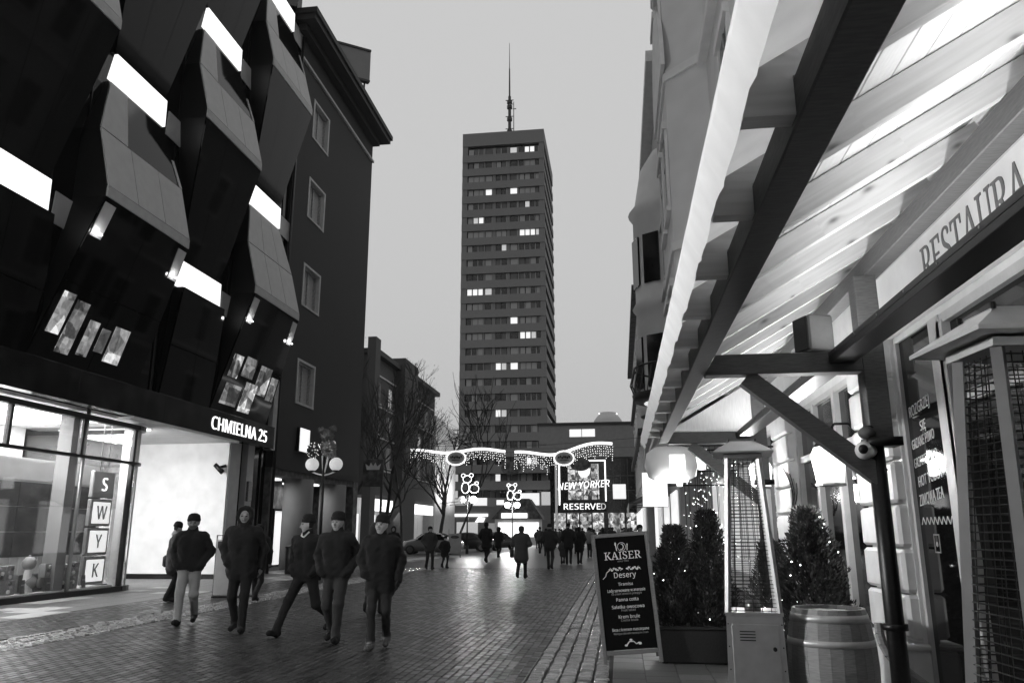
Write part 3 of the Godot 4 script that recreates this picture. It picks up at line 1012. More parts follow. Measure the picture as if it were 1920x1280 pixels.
func make_brick_house():
	var o := thing("brick_house", "tall dark brick house with one column of pale deep windows", "building")
	var ys := [6.65, 10.85, 14.85, 18.65]
	bit("wall", "brick_wall", o, func(b):
		b.span(-25, LX - 0.3, 3.9, 23.1, -28.7, -38.85)
		b.span(LX - 0.3, LX, 3.9, 22.9, -32.4, -38.85)
		b.span(LX - 0.3, LX, 3.9, 22.9, -28.7, -30.4)
		var y := 3.9
		for wy in ys:
			b.span(LX - 0.3, LX, y, wy, -30.4, -32.4)
			y = wy + 1.9
		b.span(LX - 0.3, LX, y, 22.9, -30.4, -32.4))
	# courses of brick standing proud at the nearest edge, then deep pale window surrounds
	for wy in ys:
		var s := bit("window_surround", "stone", o, func(b):
			b.span(LX - 0.28, LX + 0.03, wy, wy + 0.09, -30.42, -32.38)
			b.span(LX - 0.28, LX + 0.02, wy + 1.8, wy + 1.9, -30.42, -32.38)
			b.span(LX - 0.28, LX + 0.02, wy + 0.09, wy + 1.8, -30.42, -30.56)
			b.span(LX - 0.28, LX + 0.02, wy + 0.09, wy + 1.8, -32.24, -32.38))
		window_unit(s, "window", Vector3(LX - 0.2, wy + 0.95, -31.4), 1.66, 1.7, Vector3(0, 0, -1), Vector3(1, 0, 0), "curtain_grey", 1)
	bit("string_course", "stone", o, func(b): b.bevel(Vector3(LX + 0.04, 21.6, -33.8), Vector3(0.14, 0.13, 10.2), 0.02))
	bit("cornice", "roof_dark", o, func(b):
		b.span(-25, LX + 0.85, 22.9, 23.15, -28.0, -39.4)
		b.span(-25, LX + 0.95, 23.15, 23.4, -27.9, -39.5)
		b.span(-25, LX + 0.35, 22.6, 22.9, -28.3, -39.0))
	bit("roof", "roof_dark", o, func(b):
		b.prism([Vector2(-24, 23.4), Vector2(-13.2, 23.4), Vector2(-16.5, 25.6), Vector2(-20.5, 25.6)], Transform3D(Basis(), Vector3(0, 0, -39.2)), 11.0)
		b.span(-15.3, -14.2, 23.4, 24.6, -29.2, -30.6))
	# ground floor behind two broad piers
	bit("ground_floor", "stone_dark", o, func(b):
		b.span(-25, -15.2, 0, 3.9, -28.7, -38.85)
		b.span(-15.2, LX - 0.05, 3.65, 3.9, -28.7, -38.85)
		b.span(-15.2, LX, 0, 3.9, -38.2, -38.85)
		b.span(-15.2, LX, 0, 3.9, -28.62, -29.0))
	for z in [-32.3, -36.4]:
		bit("pier", "render_grey", o, func(b): b.cyl(Vector3(-13.5, 0, z), Vector3(-13.5, 3.65, z), 0.62, 0.62, 20), true)
	for k in 2:
		bit("ceiling_lamp", "lamp_soft", o, func(b): b.span(-14.9, -13.8, 3.55, 3.63, -29.6 - 4.2 * k, -31.2 - 4.2 * k))
		area_light("pier_light", Vector3(-14.3, 3.53, -30.4 - 4.2 * k), Vector3.DOWN, 1.0, 1.5, 3.5, o)
	for s in [[-29.3, -30.0, 0.1, 2.9, "sign_dim"], [-30.2, -31.6, 0.1, 2.2, "sign_lit"], [-33.6, -34.6, 0.1, 2.4, "window_lit"], [-34.8, -35.4, 0.9, 2.3, "window_lit"]]:
		var d := bit("lit_door", s[4], o, func(b): b.span(-15.18, -15.12, s[2], s[3], s[0], s[1]))
		bit("frame", "black_metal", d, func(b):
			b.span(-15.18, -15.05, s[2] - 0.1, s[3] + 0.1, s[0] + 0.08, s[0])
			b.span(-15.18, -15.05, s[2] - 0.1, s[3] + 0.1, s[1], s[1] - 0.08)
			b.span(-15.18, -15.05, s[3], s[3] + 0.1, s[0], s[1]))
	bit("down_pipe", "steel_dark", o, func(b): b.cyl(Vector3(LX + 0.1, 0, -28.66), Vector3(LX + 0.1, 22.5, -28.66), 0.06, 0.06, 8), true)
	var bb := thing("roof_billboard", "grey billboard on legs above the brick house cornice", "billboard", Vector3(-13.3, 23.4, -35.2), "", 0.6)
	bit("board", "render_grey", bb, func(b): b.bevel(Vector3(0, 2.1, 0), Vector3(2.1, 1.9, 0.25), 0.03))
	bit("frame", "steel_dark", bb, func(b):
		b.span(-1.05, 1.05, 2.95, 3.07, 0.13, 0.18)
		b.span(-1.05, 1.05, 1.14, 1.26, 0.13, 0.18))
	for x in [-0.8, 0.8]:
		bit("leg", "steel_dark", bb, func(b): b.cyl(Vector3(x, 0, 0), Vector3(x, 1.3, 0), 0.05, 0.05, 8))

# ---------------------------------------------------------------- houses farther down on the left
func make_left_row():
	var X := -22.9
	var o := thing("terrace_house", "dark three storey house with shop lights behind bare trees", "building")
	var build := func(z0: float, z1: float, top: float):
		bit("wall", "brick_pale", o, func(b):
			b.span(-40, X, 4.8, top, z0, z1)
			b.span(-40, X - 1.2, 0, 4.8, z0, z1))
		bit("cornice", "roof_dark", o, func(b): b.span(-40, X + 0.6, top, top + 0.5, z0 + 0.2, z1 - 0.3))
		for y in [7.2, 10.25, 13.2, 16.2]:
			if y > top - 1: continue
			bit("string_course", "stone", o, func(b): b.span(X, X + 0.12, y, y + 0.14, z0 - 0.1, z1 + 0.1))
		var nw := int((z0 - z1) / 2.9)
		for y in [7.6, 10.6, 13.55]:
			for i in nw:
				var z: float = z0 - (z0 - z1) * (i + 0.5) / nw
				var lit := rng.randf()
				var w := window_unit(o, "window", Vector3(X + 0.06, y + 1.05, z), 1.35, 1.9, Vector3(0, 0, -1), Vector3(1, 0, 0), "window_mid" if lit > 0.9 else ("curtain_grey" if lit > 0.3 else "window_dark"), 1)
				bit("sill", "stone", w, func(b): b.span(X, X + 0.25, y - 0.12, y, z - 0.75, z + 0.75))
	build.call(-70.3, -78.6, 18.0)
	build.call(-84.0, -96.6, 18.2)
	bit("pier", "brick_pale", o, func(b):
		b.span(-40, X + 1.0, 0, 19.3, -78.6, -84.0)
		b.span(X, X + 0.8, 0, 19.3, -69.0, -70.5))
	bit("chimney", "brick_pale", o, func(b): b.span(X - 3, X - 2, 18, 20.5, -86, -88))
	bit("shop_room", "white_plaster", o, func(b): b.span(X - 1.3, X - 1.18, 0, 4.6, -70.4, -96.6))
	for s in [[-70.8, -74.0], [-74.6, -78.2], [-84.4, -88.2], [-89.0, -95.8]]:
		var f := bit("lit_sign", "sign_lit", o, func(b): b.span(X + 0.02, X + 0.25, 3.4, 4.5, s[0], s[1]))
		for k in 3:
			var za: float = lerpf(s[0], s[1], k / 3.0) - 0.1
			var zb: float = lerpf(s[0], s[1], (k + 1) / 3.0) + 0.1
			bit("shop_window", ["window_mid", "window_lit", "window_low"][rng.randi() % 3], o, func(b): b.span(X - 1.16, X - 1.1, 0.3, 3.1, za, zb))
	area_light("shop_glow", Vector3(X + 0.5, 3.0, -83.0), Vector3(0.8, -0.6, 0).normalized(), 22, 1.0, 25.0, o)
	# projecting sign with a crown
	var cs := thing("crown_sign", "grey street sign board with a pale crown on a pole", "sign", Vector3(-11.7, 0, -38.3))
	bit("pole", "steel_dark", cs, func(b): b.cyl(Vector3.ZERO, Vector3(0, 5.0, 0), 0.07, 0.06, 10), true)
	bit("board", "stone_dark", cs, func(b): b.bevel(Vector3(-0.45, 4.35, 0), Vector3(1.05, 1.35, 0.12), 0.02))
	bit("crown", "white_plaster", cs, func(b): b.prism([Vector2(-0.32, 0), Vector2(0.32, 0), Vector2(0.40, 0.30), Vector2(0.20, 0.16), Vector2(0.12, 0.36), Vector2(0, 0.17), Vector2(-0.12, 0.36), Vector2(-0.20, 0.16), Vector2(-0.40, 0.30)], Transform3D(Basis(), Vector3(-0.45, 4.5, 0.062)), 0.02))

# ---------------------------------------------------------------- the tower block at the end of the street
func make_tower():
	var o := thing("tower_block", "tall slab tower with striped window bands and a mast at street end", "tower", Vector3(-30.7, 0, -150))
	bit("core", "window_dark", o, func(b): b.span(0.4, 17.0, 0, 82, -0.7, -22))
	bit("parapet", "tower_wall", o, func(b): b.span(0, 17.4, 81.2, 84.2, 0, -22.4))
	bit("corner", "tower_wall", o, func(b):
		b.span(0, 1.1, 0, 81.2, -0.12, -1.2)
		b.span(16.3, 17.3, 0, 81.2, -0.12, -1.2)
		b.span(16.0, 17.25, 0, 81.2, -21.2, -22.3))
	var groups := [[1.25, 2.35, 0], [2.4, 3.5, 0], [3.55, 4.6, 0], [4.95, 6.4, 1], [7.2, 8.3, 2], [8.35, 9.45, 2], [10.15, 11.7, 3], [12.1, 13.2, 4], [13.25, 14.3, 4], [14.35, 15.4, 4], [15.45, 16.2, 4]]
	var litmap := {0: {6: 2, 8: 3, 9: 3}, 1: {9: 1}, 2: {0: 1, 1: 1, 2: 1, 3: 1, 7: 1, 8: 1}, 3: {0: 1, 1: 1, 3: 3, 6: 3, 7: 1, 8: 1, 9: 1}, 4: {0: 1, 8: 2}, 5: {1: 2, 2: 3, 0: 1}, 6: {0: 1, 1: 1, 2: 1, 3: 1, 4: 1, 5: 1, 7: 3, 8: 3, 9: 3, 10: 2}, 7: {5: 2, 6: 1}, 10: {0: 3, 1: 3, 2: 3, 3: 2}, 11: {0: 1, 1: 1, 2: 1, 6: 1}, 12: {1: 1, 2: 1, 6: 3, 7: 1, 8: 1, 9: 1}, 13: {0: 1, 1: 1, 2: 1, 3: 1, 7: 3, 8: 3, 9: 2}, 14: {2: 1, 6: 1, 7: 1}, 15: {4: 3, 5: 2, 6: 3, 7: 1, 8: 1, 9: 1}, 16: {0: 1, 2: 1}, 17: {1: 1, 6: 1}, 18: {4: 3, 5: 2}, 19: {6: 1, 9: 1}, 21: {8: 3, 9: 2}, 22: {4: 3}}
	var wm := ["window_dark", "curtain_grey", "window_mid", "window_lit"]
	for r in 24:
		var y := 79.84 - 3.107 * r          # middle of the window row
		var wide := 0.0 if y > 19.5 else (0.9 if y > 16 else 1.5)
		bit("spandrel", "tower_wall", o, func(b):
			b.span(-wide, 17.4 + wide, y - 2.35, y - 0.72, wide * 0.8, -1.0)
			b.span(17.0, 17.4 + wide, y - 2.35, y - 0.72, -1.0, -22.4)
			b.span(0.0, 0.4, y - 2.35, y - 0.72, -1.0, -22.4))
		for g in groups.size():
			var q: Array = groups[g]
			var m: int = litmap.get(r, {}).get(g, 0)
			var wmn: String = wm[m]
			var rr := rng.randf()
			if m == 0 and rr < 0.5: wmn = "curtain_dim" if rr < 0.33 else "curtain_grey"
			var w: float = q[1] - q[0]
			var pn := boxpart("window", wmn, o, Vector3((q[0] + q[1]) / 2, y, -0.42), Vector3(w - 0.16, 1.3, 0.08))
			if (g + r) % 2 == 0 or g in [1, 8, 9]:
				boxpart("frame", "frame_white", pn, Vector3(q[1] - 0.03, y, -0.40), Vector3(0.16, 1.35, 0.14))
		for s in [[4.62, 4.93], [6.42, 7.15], [9.5, 10.1], [11.75, 12.05]]:
			bit("infill", "tower_wall", o, func(b): b.span(s[0], s[1], y - 0.72, y + 0.75, -0.3, -0.7))
	# roof mast
	var ms := bit("mast", "steel_dark", o, func(b):
		b.cyl(Vector3(9.3, 84, -6), Vector3(9.3, 96, -6), 0.38, 0.32, 8)
		b.cyl(Vector3(9.3, 96, -6), Vector3(9.3, 103, -6), 0.2, 0.14, 8)
		b.cyl(Vector3(9.3, 103, -6), Vector3(9.3, 109.5, -6), 0.1, 0.05, 6)
		for y in [87, 90, 93, 94.2]:
			b.cyl(Vector3(9.3, y, -6), Vector3(9.3, y + 0.7, -6), 0.6, 0.6, 8)
		for y in [86, 88, 91, 95]:
			b.span(8.4, 10.2, y, y + 0.1, -5.9, -6.1))
	bit("mast", "steel", o, func(b):
		b.cyl(Vector3(10.35, 84, -5), Vector3(10.35, 94, -5), 0.14, 0.1, 6)
		b.span(9.3, 10.35, 93.4, 93.55, -5.0, -5.1)
		b.span(10.1, 10.9, 92.2, 92.4, -5, -5.1))
	# shops along its foot
	bit("shop_base", "render_grey", o, func(b): b.span(-2, 21, 0, 6.0, 3.0, -1.0))
	for s in [[-1.5, 2.5, 6.3, 7.4, "window_mid"], [3.4, 6.2, 6.2, 7.6, "window_lit"], [8.0, 9.4, 6.3, 7.2, "sign_dim"], [12.5, 16.0, 6.2, 8.4, "window_lit"], [16.4, 18.2, 6.2, 8.6, "window_mid"], [0.5, 4.5, 1.0, 3.2, "window_mid"], [6.0, 11.0, 1.0, 3.0, "window_low"]]:
		bit("shop_window", s[4], o, func(b): b.span(s[0], s[1], s[2], s[3], 3.05, 2.9))
	bit("lit_sign", "sign_lit", o, func(b):
		b.span(-1.0, 6.4, 4.2, 4.7, 3.25, 3.05)
		b.prism([Vector2(4.0, 3.2), Vector2(5.6, 3.2), Vector2(5.9, 4.0), Vector2(4.6, 4.1)], Transform3D(Basis(), Vector3(0, 0, 3.1)), 0.1))

# ---------------------------------------------------------------- what closes the street
func make_street_end():
	var o := thing("department_store", "dark glass department store with lit display window and lit letters", "building", Vector3(0, 0, -110))
	bit("wall", "render_grey", o, func(b): b.span(-11, 14, 11.5, 16.0, 0, -20))
	bit("facade", "window_dark", o, func(b): b.span(-9.5, 14, 0, 11.4, -0.3, -20))
	bit("parapet", "roof_dark", o, func(b): b.span(-11.2, 14.2, 16.0, 16.35, 0.2, -20))
	bit("lit_strip_window", "window_lit", o, func(b):
		b.span(-6.65, -5.0, 14.35, 15.4, 0.06, 0)
		b.span(-4.9, -3.1, 14.35, 15.4, 0.06, 0))
	for k in 12:
		bit("mullion", "stone_dark", o, func(b): b.span(-1.75 + 0.98 * k, -1.69 + 0.98 * k, 4.6, 11.3, -0.22, -0.3))
	for y in [6.9, 8.9, 11.35]:
		bit("transom", "stone_dark", o, func(b): b.span(-1.7, 12, y, y + 0.08, -0.22, -0.3))
	bit("lit_frame", "sign_lit", o, func(b):
		b.span(-8.3, -1.75, 10.95, 11.12, 0.15, -0.25)
		b.span(-8.3, -8.1, 5.0, 10.95, 0.15, -0.25)
		b.span(-1.93, -1.75, 5.5, 10.95, 0.15, -0.25))
	bit("lit_side", "window_low", o, func(b): b.span(-8.8, -8.5, 1.0, 11.0, 0.1, -0.28))
	for i in 4:
		for k in 2:
			var x := -7.02 + 1.08 * i
			var y: float = [5.75, 8.3][k]
			var pn := boxpart("display_window", glow_patch_mat(40 + i * 2 + k, 1.3), o, Vector3(x + 0.53, y + 1.15, -0.26), Vector3(1.02, 2.3, 0.06))
	bit("clock_face", "sign_dim", o, func(b): b.cyl(Vector3(-4.75, 9.6, -0.22), Vector3(-4.75, 9.6, -0.15), 0.85, 0.85, 24))
	text("sign_letter", "NEW YORKER", "sign_lit", o, Vector3(-4.9, 7.25, 0.0), Vector3(1, 0.06, 0).normalized(), Vector3(0.15, 1, 0).normalized(), 0.95, 0.12, "Droid Sans", 1, 0.92)
	bit("sign_board", "black_metal", o, func(b): b.span(-8.2, -1.7, 4.15, 5.45, 0.06, -0.25))
	text("sign_letter", "RESERVE", "sign_lit", o, Vector3(-7.75, 4.4, 0.12), Vector3(1, 0, 0), Vector3.UP, 0.80, 0.10, "Droid Sans", 0, 1.22)
	text("sign_letter", "D", "star_dim", o, Vector3(-2.62, 4.4, 0.12), Vector3(1, 0, 0), Vector3.UP, 0.80, 0.10, "Droid Sans", 0, 1.1)
	for s in [[-9.0, -7.4, 0.6], [-7.2, -5.6, 1.1], [-5.4, -3.9, 0.5], [-3.7, -2.2, 1.0], [-1.6, 0.6, 0.8], [0.9, 3.2, 1.0]]:
		var pn := boxpart("shop_window", glow_patch_mat(77 + int(s[0] * 10), s[2] * 1.5), o, Vector3((s[0] + s[1]) / 2, 2.0, -0.2), Vector3(s[1] - s[0], 3.9, 0.1))
	bit("lit_panel", "window_lit", o, func(b): b.span(-0.86, 0.9, 5.8, 7.75, 0.3, -0.2))
	area_light("store_glow", Vector3(-4.5, 3.5, 1.0), Vector3(0, -0.3, 1).normalized(), 10, 5, 10.0, o)
	# white lit flank and low block left of the tower
	var w := thing("white_block", "brightly lit white wall end beside the left houses", "building", Vector3(-23.0, 0, -98))
	bit("wall", "white_plaster", w, func(b): b.prism([Vector2(0, 0), Vector2(12.5, 0), Vector2(12.5, 15.2), Vector2(0, 16.0)], Transform3D(Basis(Vector3(0, 0, -1), Vector3.UP, Vector3(1, 0, 0)), Vector3(-6, 0, 0)), 6.0))
	bit("window", "window_lit", w, func(b): b.span(-5.6, -1.0, 14.6, 15.6, 0.05, 0))
	for k in 5:
		bit("louvre", "frame_white", w, func(b): b.span(0.2, 3.2 - 0.4 * k, 13.0 + 0.55 * k, 13.15 + 0.55 * k, -9.5, -9.8))
	for k in 2:  # unseen lamps, added to brighten the white wall
		var fl := bit("flood_lamp", "lamp_soft", w, func(b): b.bevel(Vector3(3.0, 5.5, -3.0 - 6.0 * k), Vector3(0.2, 0.3, 1.2), 0.03))
		bit("bracket", "steel_dark", fl, func(b): b.cyl(Vector3(3.0, 5.3, -3.0 - 6.0 * k), Vector3(0, 5.0, -3.0 - 6.0 * k), 0.04, 0.04, 6))
		area_light("wall_glow", Vector3(2.86, 5.6, -3.0 - 6.0 * k), Vector3(-0.6, 0.8, 0).normalized(), 1.2, 0.3, 26.0, fl)
	var lo := thing("low_block", "low grey office block left behind the bare trees", "building", Vector3(-48, 0, -118))
	bit("wall", "render_grey", lo, func(b): b.span(0, 20, 0, 17.8, 0, -15))
	bit("window_strip", "window_mid", lo, func(b): b.span(10, 19.5, 15.6, 16.8, 0.06, 0))
	# dome beyond everything, its haze put into the pale grey
	var d := thing("far_dome", "faint rounded high-rise top, paled for haze, right of the tower", "building", Vector3(-4.6, 0, -400))
	bit("shaft", "stone", d, func(b): b.span(-7, 7, 0, 55, 0, -14))
	bit("dome", "stone", d, func(b): b.lathe([Vector2(7.4, 54), Vector2(7.2, 57), Vector2(5.4, 59.5), Vector2(4.6, 60), Vector2(4.2, 61.2), Vector2(0.01, 61.8)], 24, Vector3(0, 0, -7)), true)
	for s in [[-5.5, 54.5], [2.8, 54.7], [-4.2, 59.8], [4.6, 59.5]]:
		bit("warning_lamp", "bulb_mild", d, func(b): b.ball(Vector3(s[0], s[1], 0.6), Vector3.ONE * 0.35, 8, 6), true)
	# kiosk
	var k := thing("kiosk", "brightly lit market kiosk with pitched roof at street end", "kiosk", Vector3(-11.8, 0, -92))
	bit("wall", "white_plaster", k, func(b): b.span(-2.6, 2.6, 0, 2.9, 0, -3))
	bit("lit_front", "sign_lit", k, func(b): b.span(-2.2, 2.5, 0.9, 2.5, 0.06, 0.0))
	bit("lit_sign", "sign_lit", k, func(b): b.span(-1.8, 1.2, 3.0, 3.55, 0.3, 0.1))
	bit("roof", "stone_dark", k, func(b): b.prism([Vector2(-3.0, 2.9), Vector2(3.0, 2.9), Vector2(1.4, 5.2), Vector2(-0.9, 5.2)], Transform3D(Basis(), Vector3(0, 0, -3.2)), 3.3))
	area_light("kiosk_glow", Vector3(0, 1.8, 0.4), Vector3(0, -0.3, 1).normalized(), 4, 1.4, 7.0, k)

# ---------------------------------------------------------------- old houses on the right
func facade_window(parent: Node, X: float, y: float, z: float, w: float, h: float, pane_m := "window_dark") -> MeshInstance3D:
	var s := bit("window_surround", "old_trim", parent, func(b):
		b.span(X, X - 0.10, y - 0.14, y, z - w / 2 - 0.2, z + w / 2 + 0.2)
		b.span(X, X - 0.07, y, y + h, z - w / 2 - 0.16, z - w / 2)
		b.span(X, X - 0.07, y, y + h, z + w / 2, z + w / 2 + 0.16)
		b.span(X, X - 0.13, y + h, y + h + 0.2, z - w / 2 - 0.2, z + w / 2 + 0.2))
	boxpart("pane", pane_m, s, Vector3(X + 0.0, y + h / 2, z), Vector3(0.05, h, w))
	boxpart("glazing_bar", "frame_white", s, Vector3(X - 0.035, y + h / 2, z), Vector3(0.03, h, 0.07))
	boxpart("glazing_bar", "frame_white", s, Vector3(X - 0.033, y + h * 0.66, z), Vector3(0.03, 0.07, w))
	return s

# polygonal bay: half octagon in plan, xw the wall, xo its front
func bay(parent: Node, n: String, m: String, xw: float, xo: float, zc: float, hw: float, y0: float, y1: float, cut := 0.5) -> MeshInstance3D:
	return bit(n, m, parent, func(b):
		b.prism([Vector2(xw, -zc - hw), Vector2(xw, -zc + hw), Vector2(xo, -zc + hw * cut), Vector2(xo, -zc - hw * cut)], Transform3D(Basis(Vector3(1, 0, 0), Vector3(0, 0, -1), Vector3(0, 1, 0)), Vector3(0, y0, 0)), y1 - y0))

func make_right_row():
	var X := 2.45
	var o := thing("tenement_house", "pale old tenement house with bay windows above the restaurant", "building")
	bit("wall", "old_wall", o, func(b):
		b.span(X, 14, 4.05, 27, 45, -29.5)
		b.span(X, 14, 0.0, 4.05, 45, 4)
		b.span(3.1, 14, 0.0, 4.05, -13.5, -29.5))
	bit("string_course", "old_trim", o, func(b):
		b.span(X, X - 0.16, 8.0, 8.2, 4, -29.5)
		b.span(X, X - 0.2, 12.6, 12.85, 4, -29.5)
		b.span(X, X - 0.14, 17.2, 17.4, 4, -29.5)
		b.span(X, X - 0.5, 26.6, 27.1, 4, -29.8))
	for y in [5.0, 9.3, 13.7, 18.2, 22.4]:
		for z in [-1.6, -4.2, -6.8, -9.4, -12.0, -14.6, -25.8, -28.0]:
			facade_window(o, X, y, z, 1.15, 2.1, "window_dark" if rng.randf() < 0.7 else "curtain_grey")
	# bay tower with stepped parapets
	var by := bay(o, "bay", "old_wall", X + 0.02, 1.52, -20.0, 2.6, 4.4, 24.5, 0.62)
	for y in [4.4, 8.1, 12.7, 17.3, 21.6]:
		bay(by, "band", "old_trim", X + 0.02, 1.46, -20.0, 2.68, y, y + 0.22, 0.62)
	for y in [5.2, 9.4, 13.8, 18.3]:
		for z in [-19.2, -20.8]:
			var wn := facade_window(o, 1.515, y, z, 0.9, 2.1, "window_dark")
	# arched balcony parapet on the bay
	bit("arch_gable", "old_trim", o, func(b):
		var pl := []
		for i in 13:
			var t := PI * i / 12
			pl.append(Vector2(20.0 + 2.0 * cos(t), 13.0 + 2.6 * sin(t)))
		b.prism(pl, Transform3D(Basis(Vector3(0, 0, -1), Vector3.UP, Vector3(1, 0, 0)), Vector3(1.40, 0, 0)), 0.1))
	# rounded balcony with railing farther on
	var o2 := thing("corner_tenement", "grey ornate tenement with rounded bays farther along the right side", "building")
	bit("wall", "old_dark", o2, func(b): b.span(2.2, 14, 0.0, 21.0, -29.6, -52))
	bit("string_course", "old_trim", o2, func(b):
		b.span(2.2, 2.0, 6.4, 6.65, -29.6, -52)
		b.span(2.2, 2.0, 10.8, 11.0, -29.6, -52)
		b.span(2.2, 1.7, 20.6, 21.1, -29.6, -52.2))
	bit("round_bay", "old_wall", o2, func(b): b.lathe([Vector2(1.5, 6.2), Vector2(1.62, 6.5), Vector2(1.5, 6.7), Vector2(1.5, 10.7), Vector2(1.66, 10.9), Vector2(1.5, 11.2), Vector2(1.5, 15.0), Vector2(1.7, 15.3), Vector2(1.4, 15.7), Vector2(1.1, 17.4), Vector2(0.5, 18.4), Vector2(0.01, 18.7)], 24, Vector3(2.5, 0, -33.5)), true)
	for y in [7.2, 11.7]:
		for t in [0.3, 1.0, -0.4]:
			var d := Vector3(-cos(t), 0, sin(t))
			bit("window_pane", "window_dark", o2, func(b): b.box(Vector3(2.5, y + 1.2, -33.5) + d * 1.5, Vector3(0.08, 2.2, 0.75), Basis(Vector3.UP, t)))
	var bal := bit("balcony", "roof_dark", o2, func(b): b.lathe([Vector2(0.01, 5.85), Vector2(1.7, 5.85), Vector2(1.75, 6.05), Vector2(0.01, 6.05)], 24, Vector3(2.3, 0, -27.2)), true)
	for i in 15:
		var t := -1.5 + 3.0 * i / 14
		bit("baluster", "black_metal", bal, func(b): b.tube([Vector3(2.3 - cos(t) * 1.66, 6.05, -27.2 + sin(t) * 1.66), Vector3(2.3 - cos(t) * 1.8, 6.4, -27.2 + sin(t) * 1.8), Vector3(2.3 - cos(t) * 1.66, 6.95, -27.2 + sin(t) * 1.66)], 0.022, 5))
	bit("handrail", "black_metal", bal, func(b):
		var pts := []
		for i in 15:
			var t := -1.55 + 3.1 * i / 14
			pts.append(Vector3(2.3 - cos(t) * 1.66, 6.97, -27.2 + sin(t) * 1.66))
		b.tube(pts, 0.035, 6))
	var lit := bit("lit_soffit", "window_lit", o2, func(b): b.lathe([Vector2(1.35, 5.78), Vector2(0.01, 5.80)], 24, Vector3(2.3, 0, -27.2)))
	for s in [[-31.6, 7.0], [-36.5, 7.0], [-39.5, 7.0], [-43, 7.0], [-47, 7.0], [-31.6, 11.6], [-36.5, 11.6], [-39.5, 11.6], [-43, 11.6], [-47, 11.6], [-36.5, 16.0], [-39.5, 16.0], [-43, 16.0], [-47, 16.0]]:
		facade_window(o2, 2.2, s[1], s[0], 1.2, 2.3, "window_dark")
	# the last house
	var o3 := thing("end_house", "darker narrow house last on the right before the store", "building")
	bit("wall", "old_dark", o3, func(b): b.span(1.75, 14, 0, 17.5, -52.2, -84))
	bit("cornice", "stone_dark", o3, func(b):
		b.span(1.75, 1.3, 17.5, 18.0, -52.2, -84.3)
		b.span(1.75, 1.35, 7.6, 8.1, -52.2, -84.3)
		b.span(1.75, 1.45, 12.4, 12.7, -52.2, -84.2))
	for y in [5.0, 8.7, 13.2]:
		for z in [-56, -60, -64, -68, -72, -76, -80]:
			facade_window(o3, 1.75, y, z, 1.4, 2.4, "window_dark" if rng.randf() < 0.7 else "window_low")
	for z in [-55.0, -62.0, -70.0, -78.0]:
		bit("shop_window", "window_lit" if z < -60 else "window_mid", o3, func(b): b.span(1.75, 1.68, 0.4, 3.2, z, z - 5))
	# shops under the corner tenement
	for z in [-15.0, -19.0, -23.5, -30.5, -36.0, -41.5, -46.5]:
		var hx := 3.08 if z > -29 else 2.17
		bit("shop_window", "window_lit" if int(z) % 2 == 0 else "window_mid", o if z > -29 else o2, func(b): b.span(hx, hx - 0.06, 0.5, 3.0, z, z - 3.4))
	# awning and hanging light boxes along the shops
	var aw := thing("shop_awning", "grey striped fabric awning over a shop beyond the lanterns", "awning", Vector3(2.1, 2.7, -39.5))
	bit("canopy", "awning", aw, func(b): b.prism([Vector2(0, 0.9), Vector2(-1.7, 0.0), Vector2(-1.7, -0.06), Vector2(0, 0.82)], Transform3D(Basis(), Vector3(0, 0, -4)), 8.0))
	bit("valance", "canvas", aw, func(b):
		for i in 16:
			b.span(-1.72, -1.70, -0.32 - 0.05 * (i % 2), 0.0, 4.0 - 0.5 * i, 3.52 - 0.5 * i))
	for k in 3:
		bit("arm", "steel", aw, func(b): b.cyl(Vector3(0, 0.1, -3.6 + 3.6 * k), Vector3(-1.65, 0.0, -3.6 + 3.6 * k), 0.025, 0.025, 6))
	var L := [[0.92, 2.55, -21.0, 0.62, 0.85, "plain white square light box sign hung before the string lights"], [1.5, 3.7, -33.0, 0.6, 0.5, "small white light box above the awning"]]
	for s in L:
		var bx := thing("light_box", s[5], "sign", Vector3(s[0], s[1], s[2]))
		bit("lit_face", "sign_lit", bx, func(b): b.bevel(Vector3(0, 0, 0.06), Vector3(s[3], s[4], 0.03), 0.008))
		bit("case", "white_plastic", bx, func(b): b.bevel(Vector3.ZERO, Vector3(s[3] + 0.04, s[4] + 0.04, 0.1), 0.01))
		bit("arm", "steel_dark", bx, func(b): b.cyl(Vector3(s[3] / 2, 0.1, 0), Vector3(2.6 - s[0] + 0.4, 0.1, 0), 0.02, 0.02, 6))
	# large round lamp under the porch corner
	var rl := thing("barrel_lamp", "large pale drum lamp glowing at the far porch corner", "lamp", Vector3(0.92, 2.62, -14.2))
	bit("shade", "white_plastic", rl, func(b): b.lathe([Vector2(0.24, -0.28), Vector2(0.40, -0.2), Vector2(0.46, 0.0), Vector2(0.42, 0.22), Vector2(0.28, 0.32), Vector2(0.01, 0.33)], 22), true)
	bit("lamp_window", "lamp_soft", rl, func(b): b.lathe([Vector2(0.01, -0.29), Vector2(0.23, -0.285)], 22))
	bit("lit_panel", "lamp_soft", rl, func(b): b.box(Vector3(0.08, 0.0, 0.455), Vector3(0.26, 0.30, 0.05)))
	bit("bracket", "steel_dark", rl, func(b): b.cyl(Vector3(0, 0.3, 0), Vector3(0.0, 0.36, 0), 0.05, 0.05, 8); b.cyl(Vector3(0, 0.36, 0), Vector3(2.2, 0.36, 0), 0.03, 0.03, 8))
	omni("lamp_light", Vector3(0, -0.45, 0.3), 2.0, 0.2, rl)

